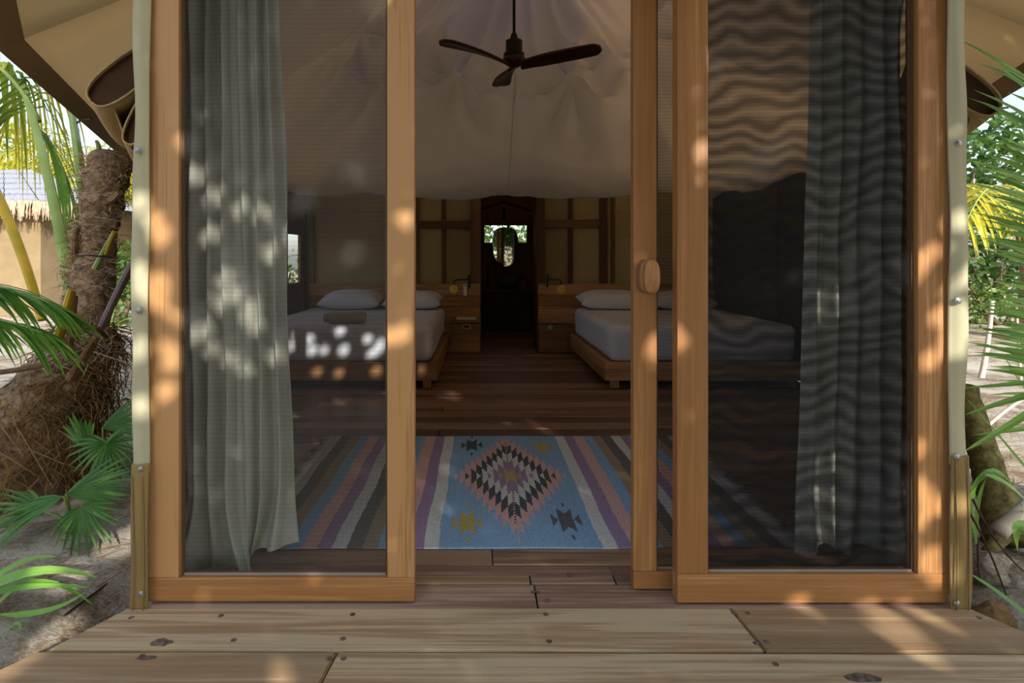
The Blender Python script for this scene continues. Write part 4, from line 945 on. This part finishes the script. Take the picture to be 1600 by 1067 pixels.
strap_plant('grass_clump', 'small tuft of leaves on the sandy path under the grey stalk', at(170,524,9.2), [
    ((172,520),(185,480),(206,470),(9.2,9.1,9.0),.04), ((172,520),(190,495),(208,498),(9.2,9.1,9.0),.04), ((172,520),(178,470),(196,452),(9.2,9.1,9.0),.04), ((168,560),(178,530),(190,535),(9,9,9),.06), ((160,550),(168,520),(180,530),(9,9,9),.06)], M['strap'], group='grass clumps')
# ---- right side
rr = random.Random(23)
pr = thing('coconut_palm', (2.75, 2.55, -.1), 'coconut palm whose green fronds sweep in past the right corner of the tent', 'palm tree')
b = MB(); b.tube([(2.85,2.6,-.15),(2.82,2.58,.8),(2.75,2.52,1.9),(2.7,2.5,2.6)], [.16,.13,.11,.1], 14); b.build('trunk', M['trunk'], pr, smooth=True)
def side_frond(Y, xs, y0, y1, n, w, slope0, slope1, reach, mat):
    R0 = [at(xs+ (30*math.sin(t*3)), y0+(y1-y0)*t, Y) for t in [i/10 for i in range(11)]]
    b = MB(); b.tube(R0, [.008+.008*i/10 for i in range(11)], 6); fr = b.build('frond', M['petiole'], pr, smooth=True)
    for k in range(n):
        t = (k+.5)/n; i = min(9, int(t*10)); p = R0[i].lerp(R0[i+1], t*10-i); s = slope0*(1-t)+slope1*t+rr.uniform(-.08, .08); L = reach*rr.uniform(.85, 1.12)*Y/F
        q2 = p+Vector((-L, rr.uniform(-.16, .02), L*s)); q1 = p.lerp(q2, .5)+Vector((0,-.02,.03+.03*rr.random()))
        strip_leaf(p, q1, q2, w*rr.uniform(.8, 1.2), 6, (rr.uniform(-.2,.2),-1,rr.uniform(-.1,.5)), .25).build('leaflet', mat, fr, fix=False)
side_frond(2.25, 1690, 190, 600, 54, .026, .62, .26, 178, M['strap'])  # lighter green on all three fronds; sky light is put into the colour
side_frond(2.6, 1680, 270, 640, 46, .026, .5, .2, 168, M['strap'])
side_frond(2.95, 1664, 330, 610, 34, .028, .42, .25, 150, M['strap'])
b = MB(); b.tube([(2.62,2.5,2.0), at(1720,300,2.4), at(1705,150,2.3)], .02, 6); b.build('leaf_stalk', M['petiole'], pr)
tr = thing('mossy_trunk', at(1585,835,2.32), 'short leaning mossy tree trunk right of the tent corner', 'tree trunk')
b = MB(); P3 = [at(1506,610,2.75), at(1545,735,2.5), at(1576,845,2.33)]; b.tube([bez(P3[0], P3[1], P3[2], i/24) for i in range(25)], [(.054+.03*(i/24)**3)*(1+.07*(i % 3 == 0)) for i in range(25)], 16)
b.v = [(x+.007*mnoise.noise(Vector((x*40, y*40, z*40))), y+.007*mnoise.noise(Vector((x*40, y*40, z*40+4))), z) for x, y, z in b.v]
b.build('stem', M['mosstrunk'], tr, smooth=True)
for sg in (-1, 1):
    b = MB(); q = P3[2]; b.tube([q+Vector((0,0,.06)), q+Vector((sg*.08,-.03,.0)), q+Vector((sg*.17,-.05,-.06))], [.04,.025,.01], 8); b.build('root', M['mosstrunk'], tr, smooth=True)
def stick(label, pts_, r, mat, name='stick', cat='stick', grp='sticks on the sand'):
    b = MB(); P_ = [at(*p) for p in pts_]; b.tube([bez(P_[0], P_[1], P_[2], i/8) for i in range(9)], [r*(1-.35*i/8)*(1+.15*rr.random()) for i in range(9)], 8)
    return tag(b.build(name, mat, None, smooth=True), label, cat, grp)
stick('pale upright stick standing behind the green palm leaflets', [(1530,602,5.75),(1542,560,5.75),(1551,470,5.75)], .025, M['stick'])
stick('thin pale upright stick near the right picture edge', [(1595,600,5.7),(1592,540,5.7),(1588,480,5.7)], .014, M['stick'])
stick('bent pale branch lying low beside the mossy trunk', [(1560,832,2.2),(1590,800,2.2),(1640,760,2.3)], .026, M['stick'], 'branch', 'branch')
stick('thin bleached branch lying across the sand behind the straps', [(1520,690,3.4),(1560,640,3.4),(1640,600,3.5)], .01, M['stick'], 'branch', 'branch')
for i, (q, lb) in enumerate(((( (1514,800,2.1),(1545,850,2.08),(1572,930,2.05)), 'dark thin root arching down beside the right canvas strip'), (((1520,780,2.1),(1560,870,2.06),(1625,912,2.1)), 'longest dark root running right toward the picture edge'), (((1528,850,2.05),(1528,900,2.02),(1536,915,2.0)), 'shortest dark root hanging beside the right canvas strip'))):
    stick(lb, q, .0035, M['darktwig'], 'root', 'root', 'thin dark roots')
strap_plant('lily_plant', 'arching strap leaved lily in front of the mossy trunk', at(1520,830,2.15), [
    ((1600,800),(1560,690),(1515,770),(2.2,2.1,2.12),.036), ((1517,840),(1510,760),(1534,742),(2.15,2.13,2.1),.03), ((1525,850),(1520,790),(1540,748),(2.15,2.15,2.12),.026), ((1540,742),(1575,750),(1610,790),(2.1,2.1,2.1),.03),
    ((1640,850),(1575,790),(1590,860),(2.0,2.0,2.0),.05)], M['strap'])
strap_plant('strap_leaf_plant', 'long green straps crossing over the sand right of the tent', at(1650,690,2.5), [
    ((1680,600),(1590,620),(1508,648),(2.4,2.35,2.3),.034), ((1680,590),(1600,600),(1508,606),(2.4,2.35,2.3),.03), ((1690,590),(1590,660),(1505,706),(2.3,2.3,2.25),.034), ((1650,790),(1560,680),(1508,620),(2.4,2.4,2.35),.034), ((1660,660),(1610,670),(1520,680),(2.5,2.5,2.5),.03), ((1660,690),(1590,600),(1566,550),(3,3,3),.04)], M['strap'])
strap_plant('strap_leaf_plant', 'single strap leaf bending down beside the right end of the deck', at(1640,985,1.9), [
    ((1660,1010),(1575,930),(1508,892),(1.9,1.92,1.96),.024), ((1650,1000),(1560,990),(1540,965),(1.85,1.88,1.9),.024)], M['strap'])
rk = []
for i, (px, py, Y, r, lb) in enumerate(((1552,880,2.18,.075,'sunlit pale sandy lump beside the right canvas strip'), (1585,905,2.15,.06,'second sandy lump, nearest the right picture edge'), (1550,945,2.0,.055,'brown fibrous husk lying at the right end of the deck'))):
    p = at(px, py, Y); p.z = gz(p.x, p.y); b = MB()
    def fn(u, v):
        a = 2*math.pi*u; f_ = math.pi*v; q = Vector((math.cos(a)*math.sin(f_)*1.3, math.sin(a)*math.sin(f_), math.cos(f_)*.75)); k = 1+.35*mnoise.noise(q*1.6+Vector((i*9, 0, 0)))+.1*mnoise.noise(q*6)
        return p+q*r*k+Vector((0,0,r*.35))
    b.grid(fn, 24, 14, True); o = b.build('sandy_lump' if i < 2 else 'coconut_husk', M['sand'] if i < 2 else M['fibre'], None, smooth=True); tag(o, lb, 'stone' if i < 2 else 'husk', 'sandy lumps' if i < 2 else None)
# ---- background
def bush(name, label, x, y, rx, ry, rz, zc, n, ls, mat, cat='bush', grp='bushes behind the garden', stem=True, seed=1):
    r_ = random.Random(seed); t_ = thing(name, (x, y, gz(x, y)), label, cat, grp); b = MB()
    lobes = [(r_.uniform(-.6,.6), r_.uniform(-.6,.6), r_.uniform(-.5,.6), r_.uniform(.35,.6)) for _ in range(9)]
    for k in range(n):
        lx, ly, lz, lr = lobes[k % 9]; d = Vector((r_.gauss(0,1), r_.gauss(0,1), r_.gauss(0,1))).normalized()*lr*r_.uniform(.75, 1.05)
        p = Vector((x+rx*(lx+d.x), y+ry*(ly+d.y), zc+rz*(lz+d.z))); p.z = max(p.z, gz(p.x, p.y)+.03)
        e = Vector((r_.gauss(0,1), r_.gauss(0,1), r_.gauss(-.3,.7))).normalized(); s = e.cross(Vector((r_.gauss(0,1), r_.gauss(0,1), r_.gauss(0,1)))).normalized(); L = ls*r_.uniform(.6, 1.4)
        b.add([p, p+e*L*.5+s*L*.22, p+e*L, p+e*L*.5-s*L*.22], [(0,1,2,3)])
    o = b.build('foliage', mat, t_, fix=False); o['kind'] = 'stuff'
    if stem:
        for (lx, ly, lz, lr) in lobes[:4]:
            b = MB(); b.tube([(x+.1*lx, y+.1*ly, gz(x, y)-.05), (x+rx*lx*.5, y+ry*ly*.5, zc*.5), (x+rx*lx, y+ry*ly, zc+rz*lz)], [.06*rz**.5, .045*rz**.5, .015], 6); b.build('branch', M['bark'], t_)
    return t_
def far_palm(label, x, y, h, nf, L, mat, seed, nl=24, w=.06, grp='yellow palms behind the house'):
    r_ = random.Random(seed); t_ = thing('palm_tree', (x, y, gz(x, y)), label, 'palm tree', grp)
    b = MB(); b.tube([(x, y, -.2), (x+.1, y, h*.5), (x, y, h)], [.14, .11, .1], 10); b.build('trunk', M['trunk'], t_)
    for k in range(nf):
        a = 2*math.pi*k/nf+r_.uniform(-.2, .2); d = Vector((math.cos(a), math.sin(a), 0)); rise = r_.uniform(.2, 1.0)
        p0 = Vector((x, y, h)); frond(t_, p0, p0+d*L*.5+Vector((0,0,rise*L*.7)), p0+d*L*1.05+Vector((0,0,(rise-.75)*L)), nl, L*.42, w, mat, M['petiole'], False, r_, .9, .45, .55, .025)
    return t_
far_palm('sunlit yellow palm behind the grey thatched roof', -11.4, 17.5, 3.6, 15, 3.2, M['leafyl'], 4)
far_palm('second sunlit yellow palm, just left of the tent eave', -8.6, 15.6, 2.5, 14, 2.4, M['leafyl'], 8, 22, .05)
far_palm('bright yellow palm beyond the right tent corner', 7.9, 8.6, 1.6, 13, 2.0, M['leafyl'], 14, 22, .05, 'yellow palms beyond the right corner')
bush('bush', 'yellow green bush filling the gap behind the shaggy palm', -10.2, 19, 2.4, 1.6, 2.6, 3.2, 3400, .24, M['bushy'], seed=2)
bush('bush', 'green bush behind the sand path left of the tent', -6.3, 10.4, .8, .8, .8, .7, 1500, .13, M['bush'], seed=3)
bush('bush', 'tall yellow green shrub at the far left picture edge', -17.5, 21, 3.0, 2.2, 2.8, 3.6, 3200, .28, M['bushy'], seed=5)
bush('tree', 'broad leafy tree behind the right tent corner', 8.8, 11.5, 2.4, 2.0, 2.2, 2.6, 2600, .2, M['bush'], 'tree', 'trees behind the tent', seed=6)
bush('tree', 'dense dark green tree far beyond the yellow palm on the right', 13.5, 15.5, 3.2, 2.6, 3.4, 2.8, 2600, .3, M['bush'], 'tree', 'trees behind the tent', seed=7)
bush('bush', 'low grey green scrub at the far side of the right sand', 9.2, 10.4, 1.6, .8, .5, .35, 900, .14, M['bush'], seed=8)
bush('tree', 'leafy tree showing through the bathroom window', .6, 12.8, 2.2, 1.2, 1.7, 1.4, 2600, .14, M['bush'], 'tree', 'trees behind the tent', seed=9)
bush('bush', 'light shrub outside the side window of the tent', -3.7, 10.6, .8, .8, .8, .5, 1000, .12, M['bush'], seed=10)
# far hedge behind the photographer, seen only in the bathroom mirror
bush('hedge', 'green hedge reflected in the bathroom mirror', 1.2, -12, 5, 1.5, 2.2, 1.8, 4200, .24, M['bush'], 'hedge', 'greenery before the tent', seed=12)
# thatched house
xe = XA(118, 11.6); ze_ = ZA(318, 11.6)
hs_ = thing('house', (-9.6, 13.2, -.1), 'cream walled house with a grey thatched roof beyond the shaggy palm', 'house')
b = MB(); b.box(-13.5, -8.87, 12.0, 15.5, -.15, ze_+.02); b.build('wall', M['housewall'], hs_)
xe = XA(118, 11.6); ze_ = ZA(318, 11.6)
def slab(i, j, ni, nj):
    def pt(u, v):   # front slope, hip running up to the left
        a = Vector((-14, 11.6, ze_)).lerp(Vector((xe, 11.6, ze_)), u); t = Vector((-14, 14.5, ze_+1.05)).lerp(Vector((-10.9, 14.5, ze_+1.05)), u); return a.lerp(t, v)
    o_ = .05; b = MB(); u0, u1, v0, v1 = i/ni, (i+1)/ni-.004, j/nj, (j+1.25)/nj
    jj = rr.uniform(-.02, .02); A, B2, C2, D2 = pt(u0, v0+jj*.3), pt(u1, v0+jj*.2), pt(u1, v1), pt(u0, v1)
    up = Vector((0, -.5, .8)); b.add([A+up*.09, B2+up*.09, C2+up*.03, D2+up*.03, A, B2, C2, D2], [(0,1,2,3),(4,7,6,5),(0,4,5,1),(1,5,6,2),(2,6,7,3),(3,7,4,0)]); b.build('shingle', M['thatch'], hs_)
for j in range(6):
    for i in range(9): slab(i, j, 9, 6)
b = MB(); b.add([(xe, 11.6, ze_), (xe, 16, ze_), (-10.9, 14.5, ze_+1.05), (-14, 14.5, ze_+1.05), (-14, 16, ze_)], [(0,1,2),(1,4,3,2)]); b.build('hip_slope', M['thatch'], hs_)
b = MB(); b.box(-13.9, xe-.15, 11.75, 11.9, ze_-.22, ze_-.08); b.build('eave_beam', M['furn_x'], hs_)
b = MB()
for k in range(420):
    x = rr.uniform(-11, xe); L = rr.uniform(.08, .42); b.tube([(x, 11.57, ze_+.06), (x+rr.uniform(-.05,.05), 11.55, ze_+.06-L)], [.012, .005], 3, False)
o = b.build('thatch_fringe', M['fibrel'], hs_); o['kind'] = 'stuff'

# ================================================================== SHADE TREE (casts the dappled light)
Rv = Vector((SUN.y, -SUN.x, 0)).normalized()*-1; Uv = SUN.cross(Rv).normalized()
if Uv.z < 0: Uv = -Uv
ctr = Vector((.3, 2.6, 1.0)); DIST = 5.2
def uv_(P): P = Vector(P)-ctr; return (P.dot(Rv), P.dot(Uv))
def onfloor(px, py, z=0): 
    Y = F*(H-z)/(py-VY); return at(px, py, Y)
holes = []  # gaps kept open in the crown where sun spots are to fall
def H_(lst, Y, r):
    for px, py in lst: holes.append(uv_(at(px, py, Y))+(r,))
H_([(217,318),(216,430),(218,455),(215,545),(241,340),(248,365),(250,440),(246,470),(262,495),(262,535),(267,560),(257,608),(217,635)], 1.87, .021)
H_([(633,340),(605,525),(632,520)], 1.88, .016)
H_([(300,265),(333,292),(375,310),(412,315),(328,355),(422,382),(352,425),(366,450),(392,470),(345,462),(388,482),(402,500),(300,520),(330,540),(360,556),(384,575),(432,545),(318,505)], 2.03, .019)
H_([(547,275),(475,315),(550,395)], 1.91, .03)
H_([(484,528),(488,545),(507,545),(532,515),(538,545),(575,528),(590,545),(582,552),(596,535),(465,525),(455,540)], 5.01, .026)
H_([(497,580),(530,582),(588,578),(660,576)], 4.98, .024)
for px, py, r in ((690,620,.02),(668,629,.026),(608,615,.02),(527,626,.02),(790,660,.016),(828,657,.016),(872,652,.02),(735,690,.03),(790,708,.03),(925,771,.026),(965,742,.02),(700,728,.02),(1385,962,.03),(1402,980,.03),(1420,1010,.028),(1452,964,.024),(1250,945,.018),(1305,1020,.012),(440,1058,.014),(90,905,.04),(165,850,.04),(190,842,.05),(60,1000,.03),(35,1020,.03),(10,1035,.03)):
    holes.append(uv_(onfloor(px, py))+(r,))
H_([(1497,345),(1432,402),(1458,405),(1495,405),(1442,432),(1430,480),(1475,492),(1497,500),(1495,545),(1460,560),(1500,520),(1440,700),(1428,755),(1462,790),(1450,770),(1440,815),(1456,880),(1470,868),(1490,790),(1425,860),(1475,900)], 1.87, .022)
H_([(1098,238)], 1.88, .02); H_([(1218,230),(1190,265)], 1.92, .03)
H_([(1385,480),(1390,520),(1392,560),(1415,540),(1415,470),(1260,500)], 2.05, .025)
HO = np.array(holes); HO[:, 2] *= .95
tree = thing('shade_tree', (3.0, -2.8, -.1), 'tall leafy tree in front of the tent throwing dappled shade over it', 'tree', 'greenery before the tent')
NL = 120000; g = np.random.default_rng(5)
U0, U1, V0, V1 = -3.3, 2.15, -1.75, 2.25
L_ = g.uniform(.08, .19, NL); wd_ = L_*.26
e = g.normal(size=(NL, 3)); e /= np.linalg.norm(e, axis=1)[:, None]; e2 = g.normal(size=(NL, 3)); s_ = np.cross(e, e2); s_ /= np.linalg.norm(s_, axis=1)[:, None]
cu = g.uniform(U0, U1, NL); cv = g.uniform(V0, V1, NL); dd = g.uniform(-.7, .7, NL)
# small leaves added round the crown gaps to sharpen the sun spots
NS = 34000; pick = g.integers(0, len(HO), NS); ang = g.uniform(0, 2*np.pi, NS); rad = HO[pick, 2]+g.uniform(.0, .16, NS)
cu[:NS] = HO[pick, 0]+rad*np.cos(ang); cv[:NS] = HO[pick, 1]+rad*np.sin(ang); L_[:NS] = g.uniform(.03, .065, NS); wd_[:NS] = L_[:NS]*.5
Sn, Rn, Un = np.array(SUN), np.array(Rv), np.array(Uv)
P0 = np.array(ctr)+cu[:, None]*Rn+cv[:, None]*Un+(DIST+dd)[:, None]*Sn
P1 = P0+e*L_[:, None]
def proj(P): Q = P-np.array(ctr); return np.stack([Q@Rn, Q@Un], 1)
a_, b_ = proj(P0), proj(P1); ab = b_-a_; keep = np.ones(NL, bool)
for (hu, hv, hr) in HO:
    q = np.array([hu, hv]); t = np.clip(((q-a_)*ab).sum(1)/np.maximum((ab**2).sum(1), 1e-9), 0, 1); d = np.linalg.norm(a_+ab*t[:, None]-q, axis=1)
    keep &= d > hr+wd_*.42
P0, e, s_, L_, wd_ = P0[keep], e[keep], s_[keep], L_[keep], wd_[keep]; n = len(P0)
V_ = np.stack([P0, P0+e*(L_*.45)[:, None]+s_*(wd_*.5)[:, None], P0+e*L_[:, None], P0+e*(L_*.45)[:, None]-s_*(wd_*.5)[:, None]], 1).reshape(-1, 3)
b = MB(); b.v = V_.tolist(); b.f = [(4*i, 4*i+1, 4*i+2, 4*i+3) for i in range(n)]; b.mi = [0]*n
o = b.build('foliage', M['bush'], tree, fix=False); o['kind'] = 'stuff'
cc_ = ctr+SUN*(DIST+.9)
b = MB(); b.tube([(3.2,-3.2,-.2), (3.2,-3.1,1.2), tuple(cc_+Vector((.2,-.3,-.9)))], [.16,.13,.11], 12); b.build('trunk', M['bark'], tree, smooth=True)
for k in range(7):
    e_ = ctr+Rv*(-2.6+.85*k)+Uv*rr.uniform(-.8, 1.2)+SUN*(DIST+rr.uniform(-.2, .3)); t_ = cc_+Vector((.2,-.3,-.9)); s_ = Vector((3.2,-3.1,1.2)).lerp(t_, .55+.06*k)
    b = MB(); b.tube([s_, s_.lerp(e_, .45)+Vector((0,0,.15)), e_], [.06,.04,.012], 7); b.build('branch', M['bark'], tree, smooth=True)
